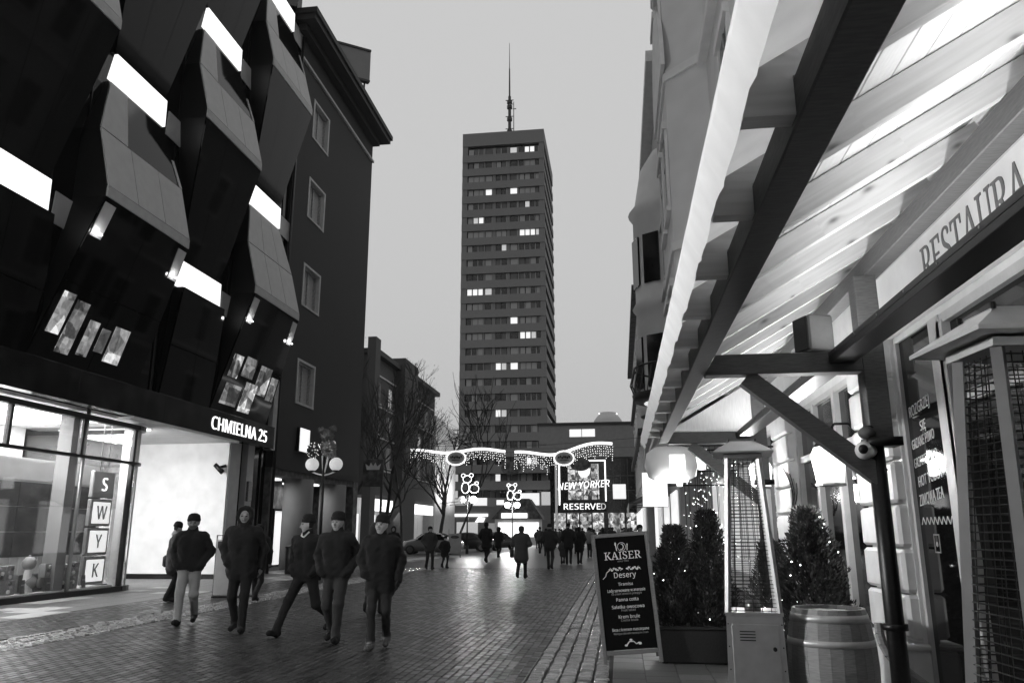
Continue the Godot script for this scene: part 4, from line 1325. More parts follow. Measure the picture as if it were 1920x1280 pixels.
# ---------------------------------------------------------------- restaurant front under the porch
func make_restaurant():
	var X := 2.4
	var o := thing("restaurant_front", "pale restaurant front with rusticated piers and tall glazed doors", "building")
	bit("wall", "facade_paint", o, func(b):
		b.span(X + 0.12, 3.0, 0.0, 4.05, 4, -13.4)
		b.span(X - 0.02, X + 0.12, 3.05, 4.05, 4, -13.4))
	bit("sign_board", "sign_board", o, func(b): b.bevel(Vector3(X - 0.05, 3.38, -2.5), Vector3(0.06, 0.56, 10.4), 0.008))
	bit("moulding", "facade_paint", o, func(b):
		b.bevel(Vector3(X - 0.09, 3.70, -2.5), Vector3(0.16, 0.07, 10.5), 0.015)
		b.bevel(Vector3(X - 0.14, 3.79, -2.5), Vector3(0.26, 0.09, 10.5), 0.02))
	text("sign_letter", "RESTAURACJA", "sign_letter", o, Vector3(X - 0.082, 3.28, -5.98), Vector3(0, 0, 1), Vector3.UP, 0.28, 0.006, "Droid Serif", 0, 0.78)
	# rusticated piers, stone by stone
	for pz in [[-7.45, 1.05], [-11.5, 1.1], [-1.2, 0.9]]:
		var pier := bit("pier", "facade_paint", o, func(b): b.span(X - 0.06, X + 0.12, 0.0, 3.05, pz[0] - pz[1] / 2, pz[0] + pz[1] / 2))
		bit("plinth", "facade_paint", pier, func(b):
			b.bevel(Vector3(X - 0.06, 0.29, pz[0]), Vector3(0.26, 0.58, pz[1] + 0.06), 0.02)
			b.bevel(Vector3(X - 0.09, 0.61, pz[0]), Vector3(0.26, 0.05, pz[1] + 0.1), 0.015))
		for k in 7:
			bit("stone_block", "facade_paint", pier, func(b): b.bevel(Vector3(X - 0.075, 0.83 + 0.355 * k, pz[0]), Vector3(0.15, 0.335, pz[1] - 0.02), 0.026))
	# glazed bays: [from, to] along the street, with their mullions
	for g in [[-8.02, -10.9, 3], [-5.95, -1.7, 3], [-12.1, -13.4, 1]]:
		var n: int = g[2]
		var fr := bit("door_frame", "frame_pale", o, func(b):
			b.span(X - 0.02, X + 0.10, 2.98, 3.05, g[0], g[1])
			b.span(X - 0.02, X + 0.10, 0.0, 0.30, g[0], g[1])
			b.span(X - 0.015, X + 0.10, 2.36, 2.44, g[0], g[1])
			for i in n + 1:
				var z := lerpf(g[0], g[1], float(i) / n)
				b.span(X - 0.03, X + 0.10, 0.0, 3.0, z - 0.055, z + 0.055))
		for i in n:
			var za := lerpf(g[0], g[1], float(i) / n) - 0.055
			var zb := lerpf(g[0], g[1], float(i + 1) / n) + 0.055
			bit("glass_pane", "mirror_glass", fr, func(b): b.span(X + 0.03, X + 0.04, 0.30, 2.36, za, zb))
			bit("glass_pane", "mirror_glass", fr, func(b): b.span(X + 0.03, X + 0.04, 2.44, 2.98, za, zb))
	# dark narrow pane with chalk writing beside the pier
	var cp := bit("chalk_pane", "mirror_glass", o, func(b): b.span(X + 0.0, X + 0.02, 0.25, 3.05, -6.90, -6.12))
	bit("frame", "frame_pale", cp, func(b):
		b.span(X - 0.03, X + 0.06, 0.0, 3.05, -6.93, -6.87)
		b.span(X - 0.03, X + 0.06, 0.0, 3.05, -6.15, -5.95)
		b.span(X - 0.03, X + 0.06, 0.0, 0.25, -6.87, -6.15))
	var lines := [["ROZGRZEJ", 2.40, 0.085, -6.82], ["SIĘ", 2.27, 0.075, -6.62], ["GRZANE PIWO", 2.14, 0.075, -6.84], ["GRZANE WINO", 1.99, 0.075, -6.84], ["HOT TODDY", 1.84, 0.08, -6.80], ["ZIMOWA TEA", 1.69, 0.085, -6.82]]
	for l in lines:
		text("chalk_writing", l[0], "chalk", cp, Vector3(X - 0.003, l[1], l[3]), Vector3(0, 0.10, 1).normalized(), Vector3.UP, l[2], 0.002, "Droid Sans", 0, 0.72 if l[0].length() > 9 else 0.86)
	bit("chalk_line", "chalk", cp, func(b):
		var pts := []
		for i in 17:
			pts.append(Vector3(X - 0.004, 1.575 + 0.028 * (1 if i % 2 else -1), -6.82 + 0.04 * i))
		b.tube(pts, 0.0035, 4))
	bit("sticker", "print_grey", cp, func(b):
		b.span(X - 0.004, X - 0.001, 1.34, 1.47, -6.62, -6.61)
		b.span(X - 0.004, X - 0.001, 1.34, 1.47, -6.52, -6.51)
		b.span(X - 0.004, X - 0.001, 1.465, 1.475, -6.62, -6.51)
		b.span(X - 0.004, X - 0.001, 1.335, 1.345, -6.62, -6.51)
		b.cyl(Vector3(X - 0.004, 1.40, -6.565), Vector3(X - 0.001, 1.40, -6.565), 0.02, 0.02, 8))
	# fairy lights along the far window
	var fl := thing("fairy_lights", "curtain of fairy lights in the windows beyond the far heater", "lights", Vector3(2.2, 0, -15.5))
	for i in 26:
		var z := -0.28 * i
		var x := rng.randf_range(-0.5, 0.2)
		bit("wire", "black_metal", fl, func(b): b.cyl(Vector3(x, 1.0, z), Vector3(x, 3.4, z), 0.004, 0.004, 4))
	var bb := B.new(true)
	for i in 26:
		for k in 8:
			bb.ball(Vector3(rng.randf_range(-0.5, 0.2), 1.0 + 0.3 * k + rng.randf_range(-.06, .06), -0.28 * i + rng.randf_range(-.1, .1)), Vector3.ONE * 0.008, 5, 4)
	kind(put("bulb", bb, "bulb_small", fl), "stuff")
	# wall lanterns
	var names := ["white glass wall lantern behind the nearer porch brace", "white glass wall lantern behind the far patio heater"]
	var P := [Vector3(2.05, 1.93, -8.1), Vector3(2.05, 2.10, -11.9)]
	for i in 2:
		var l := thing("wall_lantern", names[i], "lantern", P[i], "restaurant wall lanterns")
		bit("lantern_glass", "lamp_soft", l, func(b): b.lathe([Vector2(0.01, 0.02), Vector2(0.13, 0.02), Vector2(0.155, 0.22), Vector2(0.165, 0.30), Vector2(0.13, 0.37), Vector2(0.02, 0.40)], 8))
		bit("cap", "black_metal", l, func(b): b.lathe([Vector2(0.14, 0.372), Vector2(0.10, 0.42), Vector2(0.03, 0.46), Vector2(0.01, 0.50)], 8))
		bit("foot", "frame_white", l, func(b): b.lathe([Vector2(0.01, -0.005), Vector2(0.145, -0.005), Vector2(0.145, 0.02), Vector2(0.01, 0.021)], 8))
		bit("arm", "black_metal", l, func(b): b.tube([Vector3(0, 0.48, 0), Vector3(0.08, 0.60, 0), Vector3(0.22, 0.60, 0), Vector3(0.30, 0.48, 0), Vector3(0.32, 0.3, 0)], 0.014, 6))
		omni("lantern_light", Vector3(-0.24, 0.2, 0.0), 1.6, 0.12, l)
	# carriage lamps in a row farther on
	for i in 4:
		var z := -15.2 - 1.9 * i
		var l := thing("street_lantern", ["nearest", "second", "third", "farthest"][i] + " small lit lantern of the row beyond the porch", "lantern", Vector3(1.55, 2.62, z), "small lanterns beyond the porch")
		bit("lantern_glass", "lamp_soft", l, func(b): b.lathe([Vector2(0.01, 0.0), Vector2(0.07, 0.0), Vector2(0.11, 0.24), Vector2(0.01, 0.25)], 6))
		bit("cap", "black_metal", l, func(b): b.lathe([Vector2(0.13, 0.25), Vector2(0.05, 0.33), Vector2(0.01, 0.38)], 6))
		bit("arm", "black_metal", l, func(b): b.cyl(Vector3(0, 0.36, 0), Vector3(1.6, 0.40, 0), 0.015, 0.015, 6))
	# tangle of cables on the pier
	var w := thing("cable_tangle", "loose pale cables hanging on the farther pier", "cable", Vector3(2.28, 2.3, -10.85))
	for i in 5:
		bit("cable", "frame_white" if i % 2 else "black_metal", w, func(b):
			var pts := []
			for k in 9:
				var t := k / 8.0
				pts.append(Vector3(-0.12 + 0.05 * i * (1 - t), -0.55 * t - 0.03 * i, 0.45 * sin(t * 2.4) - 0.06 * i))
			b.tube(pts, 0.008, 5))

# ---------------------------------------------------------------- terrace furniture
func heater(label: String, at: Vector3, yaw: float) -> Node3D:
	var h := thing("patio_heater", label, "heater", at, "pyramid patio heaters", yaw)
	var lo := 0.235
	var mid := 0.215
	var hi := 0.125
	bit("base_box", "stainless", h, func(b):
		b.hexa([Vector3(-lo, 0.03, lo), Vector3(lo, 0.03, lo), Vector3(lo, 0.03, -lo), Vector3(-lo, 0.03, -lo), Vector3(-mid, 0.84, mid), Vector3(mid, 0.84, mid), Vector3(mid, 0.84, -mid), Vector3(-mid, 0.84, -mid)])
		b.box(Vector3(0, 0.855, 0), Vector3(mid * 2 + 0.02, 0.025, mid * 2 + 0.02)))
	var door := bit("gas_door", "stainless", h, func(b):
		var k := atan((lo - mid) / 0.81)
		b.bevel(Vector3(0, 0.44, (lo + mid) / 2 + 0.004), Vector3(0.36, 0.68, 0.012), 0.003, Basis(Vector3.RIGHT, -k)))
	bit("handle", "black_metal", door, func(b): b.cyl(Vector3(0.14, 0.60, lo - 0.004), Vector3(0.14, 0.60, lo + 0.022), 0.016, 0.016, 10), true)
	bit("vent", "black_metal", door, func(b):
		for i in 4: b.box(Vector3(-0.06, 0.66 + 0.022 * i, lo - 0.004), Vector3(0.12, 0.007, 0.012)))
	bit("rivet", "steel_dark", h, func(b):
		for i in 5:
			for e in [-1, 1]: b.cyl(Vector3(e * 0.205, 0.10 + 0.17 * i, lo - 0.012), Vector3(e * 0.205, 0.10 + 0.17 * i, lo + 0.004 - 0.02 * 0.17 * i), 0.006, 0.006, 6))
	var q := [Vector2(-1, 1), Vector2(1, 1), Vector2(1, -1), Vector2(-1, -1)]
	for s in q:
		bit("leg", "stainless", h, func(b):
			b.bar(Vector3(s.x * (mid - 0.015), 0.84, s.y * (mid - 0.015)), Vector3(s.x * hi, 2.10, s.y * hi), 0.036, 0.036, Vector3(s.x, 0, s.y)))
	for i in 4:
		var a: Vector2 = q[i]
		var c: Vector2 = q[(i + 1) % 4]
		bit("wire_guard", "steel_dark", h, func(b):
			for k in 42:
				var t := k / 41.0
				var r := lerpf(mid, hi, t) - 0.01
				var y := lerpf(0.88, 2.08, t)
				b.cyl(Vector3(a.x * r, y, a.y * r), Vector3(c.x * r, y, c.y * r), 0.0026, 0.0026, 4, false)
			for k in 5:
				var u := (k + 1) / 6.0
				var d := a.lerp(c, u)
				b.cyl(Vector3(d.x * (mid - 0.01), 0.87, d.y * (mid - 0.01)), Vector3(d.x * (hi - 0.01), 2.09, d.y * (hi - 0.01)), 0.0026, 0.0026, 4, false))
	bit("head", "stainless", h, func(b):
		b.box(Vector3(0, 2.115, 0), Vector3(hi * 2 + 0.06, 0.03, hi * 2 + 0.06)))
	bit("glass_tube", "clear_glass", h, func(b): b.cyl(Vector3(0, 0.88, 0), Vector3(0, 2.09, 0), 0.062, 0.062, 20, false), true)
	bit("burner", "steel", h, func(b): b.cyl(Vector3(0, 0.86, 0), Vector3(0, 0.95, 0), 0.07, 0.05, 14), true)
	var e := 0.245
	bit("hood", "stainless", h, func(b):
		var p := []
		for s in [[e, 2.135], [e, 2.15], [0.10, 2.245], [0.10, 2.25]]:
			for v in q: p.append(Vector3(v.x * s[0], s[1], v.y * s[0]))
		for k in 3:
			for i in 4:
				var j := (i + 1) % 4
				b.quad(p[k * 4 + i], p[k * 4 + j], p[k * 4 + 4 + j], p[k * 4 + 4 + i])
		b.quad(p[12], p[13], p[14], p[15])
		b.quad(p[3] + Vector3(0, .002, 0), p[2] + Vector3(0, .002, 0), p[1] + Vector3(0, .002, 0), p[0] + Vector3(0, .002, 0)))
	for s in q:
		bit("screw", "black_metal", h, func(b): b.cyl(Vector3(s.x * 0.11, 2.24, s.y * 0.11), Vector3(s.x * 0.11, 2.262, s.y * 0.11), 0.010, 0.010, 6))
	return h

func thuja(n: String, label: String, at: Vector3, h: float, r: float, leaves: int, sd: int, point := 0.25) -> Node3D:
	var g := RandomNumberGenerator.new()
	g.seed = sd
	var t := thing(n, label, "shrub", at, "thuja shrubs with lights on the terrace")
	bit("stem", "bark", t, func(b): b.cyl(Vector3.ZERO, Vector3(0, h * 0.85, 0), 0.025, 0.008, 6))
	var prof := func(v: float, a: float) -> float:
		var base: float = minf(1.0, 0.72 + v * 1.1) if v < 0.25 else lerpf(1.0, point, pow((v - 0.25) / 0.75, 1.5))
		return r * base * (1.0 + 0.20 * sin(a * 3.0 + v * 9.0) + 0.15 * sin(a * 7.0 - v * 17.0) + 0.08 * sin(a * 13.0 + v * 41.0))
	for layer in 3:
		var b := B.new()
		for i in leaves / 3:
			var v := pow(g.randf(), 1.1)
			var a := g.randf() * TAU
			var rr: float = prof.call(v, a) * sqrt(g.randf_range(0.12, 1.12))
			var p := Vector3(cos(a) * rr, -0.03 + v * (h - 0.04), sin(a) * rr)
			var d := Vector3(cos(a) * 0.6 + g.randf_range(-.5, .5), g.randf_range(0.3, 1.3), sin(a) * 0.6 + g.randf_range(-.5, .5)).normalized()
			var w := d.cross(Vector3(g.randf_range(-1, 1), g.randf_range(-1, 1), g.randf_range(-1, 1)).normalized()).normalized()
			var l := g.randf_range(0.028, 0.07)
			var wd := l * 0.17
			b.tri(p - w * wd * 0.4, p + w * wd + d * l * 0.5, p + d * l)
			b.tri(p - w * wd * 0.4, p + d * l, p - w * wd + d * l * 0.45)
		kind(put("foliage", b, "needle%d" % layer, t), "stuff")
	var lb := B.new(true)
	for i in int(14 * h / 1.3):
		var v := g.randf_range(0.05, 0.9)
		var a := g.randf() * TAU
		var rr: float = prof.call(v, a) * 1.02
		lb.ball(Vector3(cos(a) * rr, v * h, sin(a) * rr), Vector3.ONE * 0.0065, 6, 4)
	kind(put("fairy_light", lb, "bulb_small", t), "stuff")
	return t

func make_terrace():
	heater("tall stainless pyramid heater between the thuja planter and the barrel", Vector3(1.06, 0.0, -7.0), -0.12)
	heater("nearest stainless pyramid heater cut by the right frame edge", Vector3(1.39, 0.0, -2.90), 0.1)
	# menu board
	var m := thing("menu_board", "leaning black menu board with white dessert list in a wooden frame", "sign", Vector3(0.10, 0.0, -9.70))
	var fb := Basis(Vector3.BACK, 0.075) * Basis(Vector3.UP, 0.05) * Basis(Vector3.RIGHT, -0.10)
	var H := 1.47
	var W := 0.68
	var fp := func(u: float, v: float, w: float) -> Vector3: return fb * Vector3(u, v + 0.02, w)
	var fr := bit("frame", "oak_dark", m, func(b):
		for s in [-1, 1]:
			b.bevel(fp.call(s * (W / 2 - 0.02), H / 2, 0), Vector3(0.045, H, 0.04), 0.004, fb)
		b.bevel(fp.call(0, H - 0.02, 0), Vector3(W - 0.09, 0.045, 0.036), 0.004, fb)
		b.bevel(fp.call(0, 0.13, 0), Vector3(W - 0.09, 0.045, 0.036), 0.004, fb))
	bit("board", "blackboard", m, func(b): b.box(fp.call(0, H / 2 + 0.06, 0.0), Vector3(W - 0.09, H - 0.20, 0.014), fb))
	for s in [-1, 1]:
		bit("rear_leg", "oak_dark", m, func(b): b.bar(fp.call(s * 0.30, H - 0.1, -0.03), fp.call(s * 0.30, 0.0, -0.03) + Vector3(0, 0.01, -0.42), 0.04, 0.03, Vector3.BACK))
	var ax: Vector3 = fb.x
	var ay: Vector3 = fb.y
	var L := [["KAISER", 1.165, 0.088, "Droid Serif", 1.0, "print_white"], ["since 1994", 1.135, 0.020, "Droid Sans", 1.0, "print_grey"], ["Desery", 0.955, 0.062, "Droid Sans", 1.0, "print_white"], ["Tiramisu", 0.865, 0.034, "Droid Sans", 0.95, "print_white"], ["Lody serwowane w ananasie", 0.795, 0.034, "Droid Sans", 0.74, "print_white"], ["ice cream served in pineapple", 0.762, 0.024, "Droid Sans", 0.8, "print_grey"], ["Panna cotta", 0.690, 0.036, "Droid Sans", 1.0, "print_white"], ["Sałatka owocowa", 0.610, 0.036, "Droid Sans", 1.0, "print_white"], ["Fruit salad", 0.577, 0.026, "Droid Sans", 1.0, "print_grey"], ["Krem brule", 0.500, 0.036, "Droid Sans", 1.0, "print_white"], ["Creme brule", 0.466, 0.026, "Droid Sans", 1.0, "print_grey"], ["Beza z kremem mascarpone", 0.362, 0.032, "Droid Sans", 0.76, "print_white"], ["Meringue cake with mascarpone cream", 0.325, 0.022, "Droid Sans", 0.74, "print_grey"]]
	for l in L:
		text("lettering", l[0], l[5], m, fp.call(0.01, l[1], 0.009), ax, ay, l[2], 0.002, l[3], 1, l[4])
	bit("emblem", "print_white", m, func(b):
		for i in 24:
			var t0 := TAU * i / 24
			var t1 := TAU * (i + 1) / 24
			b.cyl(fp.call(0.01 + cos(t0) * 0.048, 1.31 + sin(t0) * 0.048, 0.009), fp.call(0.01 + cos(t1) * 0.048, 1.31 + sin(t1) * 0.048, 0.009), 0.003, 0.003, 4)
			if i > 15 or i < 6:
				b.cyl(fp.call(0.005 + cos(t0) * 0.026, 1.31 + sin(t0) * 0.032, 0.009), fp.call(0.005 + cos(t1) * 0.026, 1.31 + sin(t1) * 0.032, 0.009), 0.005, 0.005, 4)
		for s in [-1, 1]:
			b.cyl(fp.call(0.01 + s * 0.062, 1.265, 0.009), fp.call(0.01 + s * 0.070, 1.34, 0.009), 0.005, 0.006, 4)
		b.ball(fp.call(-0.062, 1.345, 0.009), Vector3(0.010, 0.02, 0.004), 8, 6))
	bit("ornament", "print_white", m, func(b):
		for s in [-1, 1]:
			for i in 7:
				var u := 0.03 + 0.024 * i
				b.ball(fp.call(0.015 + s * u, 1.055 + 0.012 * sin(i * 2.1), 0.009), Vector3(0.014, 0.009 + 0.004 * (i % 2), 0.003), 7, 5)
				b.cyl(fp.call(0.015 + s * u, 1.055, 0.009), fp.call(0.015 + s * (u + 0.02), 1.055 + 0.02 * (1 if i % 2 else -1), 0.009), 0.004, 0.002, 4)
		b.tube([fp.call(-0.16, 1.05, 0.009), fp.call(-0.20, 1.02, 0.009), fp.call(-0.215, 0.98, 0.009), fp.call(-0.25, 0.95, 0.009)], 0.006, 4, 0.003)
		b.tube([fp.call(-0.06, 0.20, 0.009), fp.call(-0.02, 0.245, 0.009), fp.call(0.03, 0.245, 0.009), fp.call(0.06, 0.215, 0.009), fp.call(0.09, 0.235, 0.009)], 0.007, 4, 0.004)
		b.ball(fp.call(-0.06, 0.205, 0.009), Vector3(0.018, 0.012, 0.003), 8, 6)
		b.ball(fp.call(0.10, 0.22, 0.009), Vector3(0.02, 0.015, 0.003), 8, 6)
		b.ball(fp.call(0.0, 0.262, 0.009), Vector3(0.018, 0.012, 0.003), 8, 6))
	# long planter with two thujas
	var p := thing("planter_box", "black planter box holding two thujas behind the menu board", "planter", Vector3(0.82, 0.0, -10.1))
	bit("trough", "planter", p, func(b): b.bevel(Vector3(0, 0.20, 0), Vector3(0.80, 0.38, 0.42), 0.012))
	bit("rim", "planter", p, func(b): b.bevel(Vector3(0, 0.395, 0), Vector3(0.84, 0.035, 0.46), 0.008))
	for s in [-0.35, 0.35]:
		bit("foot", "planter", p, func(b): b.box(Vector3(s, 0.008, 0), Vector3(0.06, 0.016, 0.36)))
	thuja("thuja", "left thuja with tiny lights in the black planter", Vector3(0.63, 0.40, -10.1), 1.22, 0.25, 11000, 5, 0.30)
	thuja("thuja", "right taller thuja with tiny lights in the black planter", Vector3(1.04, 0.40, -10.1), 1.40, 0.26, 12000, 6, 0.28)
	var pot := thing("plant_pot", "dark pot of the thuja standing behind the barrel", "pot", Vector3(1.84, 0, -8.35))
	bit("pot", "planter", pot, func(b): b.lathe([Vector2(0.01, 0.0), Vector2(0.17, 0.0), Vector2(0.23, 0.36), Vector2(0.25, 0.36), Vector2(0.25, 0.42), Vector2(0.21, 0.42), Vector2(0.20, 0.38), Vector2(0.01, 0.38)], 20))
	thuja("thuja", "cone shaped thuja with tiny lights behind the barrel", Vector3(1.84, 0.38, -8.35), 1.40, 0.34, 14000, 7, 0.22)
	var pot2 := thing("plant_pot", "dark pot half hidden between heater and pier", "pot", Vector3(1.62, 0, -9.2))
	bit("pot", "planter", pot2, func(b): b.lathe([Vector2(0.01, 0.0), Vector2(0.15, 0.0), Vector2(0.20, 0.34), Vector2(0.18, 0.34), Vector2(0.01, 0.32)], 18))
	thuja("thuja", "dark low thuja between the far heater and the cone thuja", Vector3(1.62, 0.32, -9.2), 1.12, 0.24, 7000, 8, 0.35)
	# oak barrel made of staves and hoops
	var br := thing("oak_barrel", "weathered oak barrel used as a standing table", "barrel", Vector3(1.655, 0.0, -7.0))
	var bp := [Vector2(0.275, 0.0), Vector2(0.315, 0.14), Vector2(0.338, 0.30), Vector2(0.345, 0.45), Vector2(0.338, 0.60), Vector2(0.315, 0.76), Vector2(0.280, 0.895)]
	for i in 24:
		var a0 := TAU * (i + 0.01) / 24
		var a1 := TAU * (i + 0.99) / 24
		bit("stave", "oak_pale" if (i * 7) % 3 == 0 else "oak", br, func(b):
			for k in 6:
				var P: Vector2 = bp[k]
				var Q: Vector2 = bp[k + 1]
				var pts := []
				for e in [P, Q]:
					for w in [[a0, 0.0], [a1, 0.0], [a1, 0.025], [a0, 0.025]]:
						pts.append(Vector3(cos(w[0]) * (e.x - w[1]), e.y, -sin(w[0]) * (e.x - w[1])))
				b.hexa(pts))
	bit("lid", "oak_pale", br, func(b):
		for i in 7:
			var x0 := -0.245 + 0.07 * i
			var hw := sqrt(maxf(0.0, 0.247 * 0.247 - pow(absf(x0 + 0.035), 2)))
			b.span(x0 + 0.001, x0 + 0.069, 0.845, 0.865, -hw, hw))
	for s in [[0.055, 0.115], [0.255, 0.305], [0.62, 0.67], [0.80, 0.855]]:
		bit("hoop", "hoop", br, func(b):
			var f := func(y: float) -> float:
				for k in 6:
					if y <= bp[k + 1].y: return lerpf(bp[k].x, bp[k + 1].x, (y - bp[k].y) / (bp[k + 1].y - bp[k].y)) + 0.004
				return 0.28
			b.lathe([Vector2(f.call(s[0]) - 0.004, s[0]), Vector2(f.call(s[0]), s[0]), Vector2(f.call(s[1]), s[1]), Vector2(f.call(s[1]) - 0.004, s[1])], 36), true)
	# bench with curled arm rest by the wall
	var bn := thing("wooden_bench", "curved wooden bench end by the chalk pane", "bench", Vector3(2.05, 0, -5.1))
	for s in [-0.75, 0.75]:
		bit("side_frame", "oak", bn, func(b):
			var pts := []
			for i in 14:
				var t := i / 13.0
				pts.append(Vector3(0.18 - 0.50 * t + 0.10 * sin(t * 6.0), 0.05 + 0.85 * t, s))
			b.tube(pts, 0.04, 8, 0.03))
		bit("leg", "oak", bn, func(b): b.bar(Vector3(-0.2, 0, s), Vector3(-0.1, 0.45, s), 0.05, 0.05, Vector3.BACK))
	for i in 5:
		bit("slat", "oak_pale", bn, func(b): b.bevel(Vector3(-0.26 + 0.09 * i, 0.46, 0), Vector3(0.075, 0.025, 1.5), 0.004))

# ---------------------------------------------------------------- street lamps with figures of light
func make_lamps():
	var spots := [Vector3(-9.62, 0, -25.0), Vector3(-10.55, 0, -55.0), Vector3(-9.0, 0, -67.0), Vector3(-9.6, 0, -5.0)]  # last lamp is unseen, added to light canvas edge, faces and setts
	var words := ["black lamp post with two pale globes before the brick house", "lamp post with two bright globes left of the tower foot", "farthest lamp post with glowing globes in front of the tower foot", "unseen lit globe lamp post added to the same row, left outside the picture"]
	glow("globe_dim", 0.38, 0.6)
	for i in 4:
		var l := thing("street_lamp", words[i], "street lamp", spots[i], "globe street lamps")
		bit("post", "black_metal", l, func(b):
			b.cyl(Vector3.ZERO, Vector3(0, 0.5, 0), 0.11, 0.09, 12)
			b.cyl(Vector3(0, 0.5, 0), Vector3(0, 3.9, 0), 0.055, 0.045, 10)
			b.cyl(Vector3(0, 0.5, 0), Vector3(0, 0.56, 0), 0.12, 0.12, 12), true)
		bit("arm", "steel_dark" if i else "white_plastic", l, func(b):
			b.tube([Vector3(-0.40, 3.42, 0), Vector3(-0.2, 3.34, 0), Vector3(0, 3.30, 0), Vector3(0.2, 3.34, 0), Vector3(0.40, 3.42, 0)], 0.028, 7)
			b.tube([Vector3(0, 3.3, 0), Vector3(0.09, 3.7, 0), Vector3(0.13, 3.95, 0)], 0.03, 6)
			b.tube([Vector3(0, 3.3, 0), Vector3(-0.05, 3.7, 0), Vector3(-0.07, 3.95, 0)], 0.03, 6))
		for s in [-1, 1]:
			var on: bool = i > 0 and (s > 0 or i > 1)
			var gl := bit("globe_lamp", "lamp_white" if on else "globe_dim", l, func(b): b.ball(Vector3(s * 0.41, 3.66, 0), Vector3.ONE * (0.22 if i == 0 else 0.26), 18, 12), true)
			bit("collar", "black_metal", gl, func(b): b.cyl(Vector3(s * 0.41, 3.40, 0), Vector3(s * 0.41, 3.47, 0), 0.07, 0.10, 10))
			if on:
				omni("globe_light", Vector3(s * 0.41, 3.66, 0.34), 11.0 if i < 3 else 58.0, 0.2, gl)
	# tinsel bear and parcel on the near lamp
	var bd := thing("bear_figure", "grey tinsel bear shaped decoration on the near lamp post", "decoration", Vector3(-9.55, 3.92, -25.0))
	var fuzz := func(n: String, c: Vector3, r: Vector3, m: String, cnt: int):
		bit(n, m, bd, func(b):
			b.ball(c, r * 0.86, 14, 10)
			for i in cnt:
				var d := Vector3(rng.randfn(), rng.randfn(), rng.randfn()).normalized()
				var p := c + d * r * 0.84
				var w := d.cross(Vector3(rng.randfn(), rng.randfn(), rng.randfn())).normalized() * 0.02
				b.tri(p - w, p + w, p + d * 0.06 + w * 1.5), false)
	fuzz.call("body", Vector3(0.06, 0.28, 0), Vector3(0.27, 0.34, 0.22), "tinsel", 420)
	fuzz.call("head", Vector3(-0.02, 0.70, 0), Vector3(0.24, 0.21, 0.2), "tinsel", 300)
	fuzz.call("ear", Vector3(-0.22, 0.86, 0), Vector3(0.11, 0.11, 0.08), "tinsel", 90)
	fuzz.call("ear", Vector3(0.17, 0.90, 0), Vector3(0.11, 0.11, 0.08), "tinsel", 90)
	fuzz.call("leg", Vector3(0.22, 0.06, 0.08), Vector3(0.13, 0.14, 0.15), "tinsel", 90)
	fuzz.call("parcel", Vector3(-0.44, 0.20, 0.02), Vector3(0.25, 0.27, 0.22), "tinsel_dark", 420)
	var sb := B.new(true)
	for i in 46:
		var d := Vector3(rng.randfn(), rng.randfn(), absf(rng.randfn())).normalized()
		sb.ball(Vector3(-0.44, 0.20, 0.02) + d * 0.25, Vector3.ONE * 0.010, 5, 4)
		if i < 22: sb.ball(Vector3(0.06, 0.3, 0) + d * 0.29, Vector3.ONE * 0.007, 5, 4)
	kind(put("bulb", sb, "bulb_mild", bd), "stuff")
	var lb := thing("wall_light_box", "small lit square panel on the brick house behind the tinsel bear", "sign", Vector3(LX + 0.1, 5.2, -31.3))
	bit("lit_face", "sign_dim", lb, func(b): b.box(Vector3(0.06, 0, 0), Vector3(0.02, 0.95, 1.0)))
	bit("case", "black_metal", lb, func(b): b.box(Vector3(-0.02, 0, 0), Vector3(0.12, 1.0, 1.05)))
	# outlined bears of rope light on the two lit lamps
	for i in 2:
		var rb := thing("rope_light_bear", ["glowing rope light bear outline on the nearer lit lamp", "glowing rope light bear outline on the farthest lamp"][i], "decoration", spots[i + 1] + Vector3(0.1, 4.0, 0.1), "rope light bears")
		var ring := func(n: String, c: Vector2, r: Vector2, w := 0.027):
			bit(n, "sign_lit", rb, func(b):
				var pts := []
				for k in 17:
					pts.append(Vector3(c.x + r.x * cos(TAU * k / 16), c.y + r.y * sin(TAU * k / 16), 0))
				b.tube(pts, w, 5))
		ring.call("head", Vector2(-0.12, 1.08), Vector2(0.30, 0.26))
		ring.call("ear", Vector2(-0.40, 1.32), Vector2(0.14, 0.13))
		ring.call("ear", Vector2(0.17, 1.34), Vector2(0.14, 0.13))
		ring.call("body", Vector2(-0.25, 0.48), Vector2(0.27, 0.38))
		ring.call("parcel", Vector2(0.38, 0.42), Vector2(0.34, 0.30))
		ring.call("bow", Vector2(0.55, 0.80), Vector2(0.13, 0.10))
		bit("stay", "steel_dark", rb, func(b): b.cyl(Vector3(-0.1, -0.1, -0.1), Vector3(-0.1, 1.0, -0.05), 0.02, 0.02, 5))

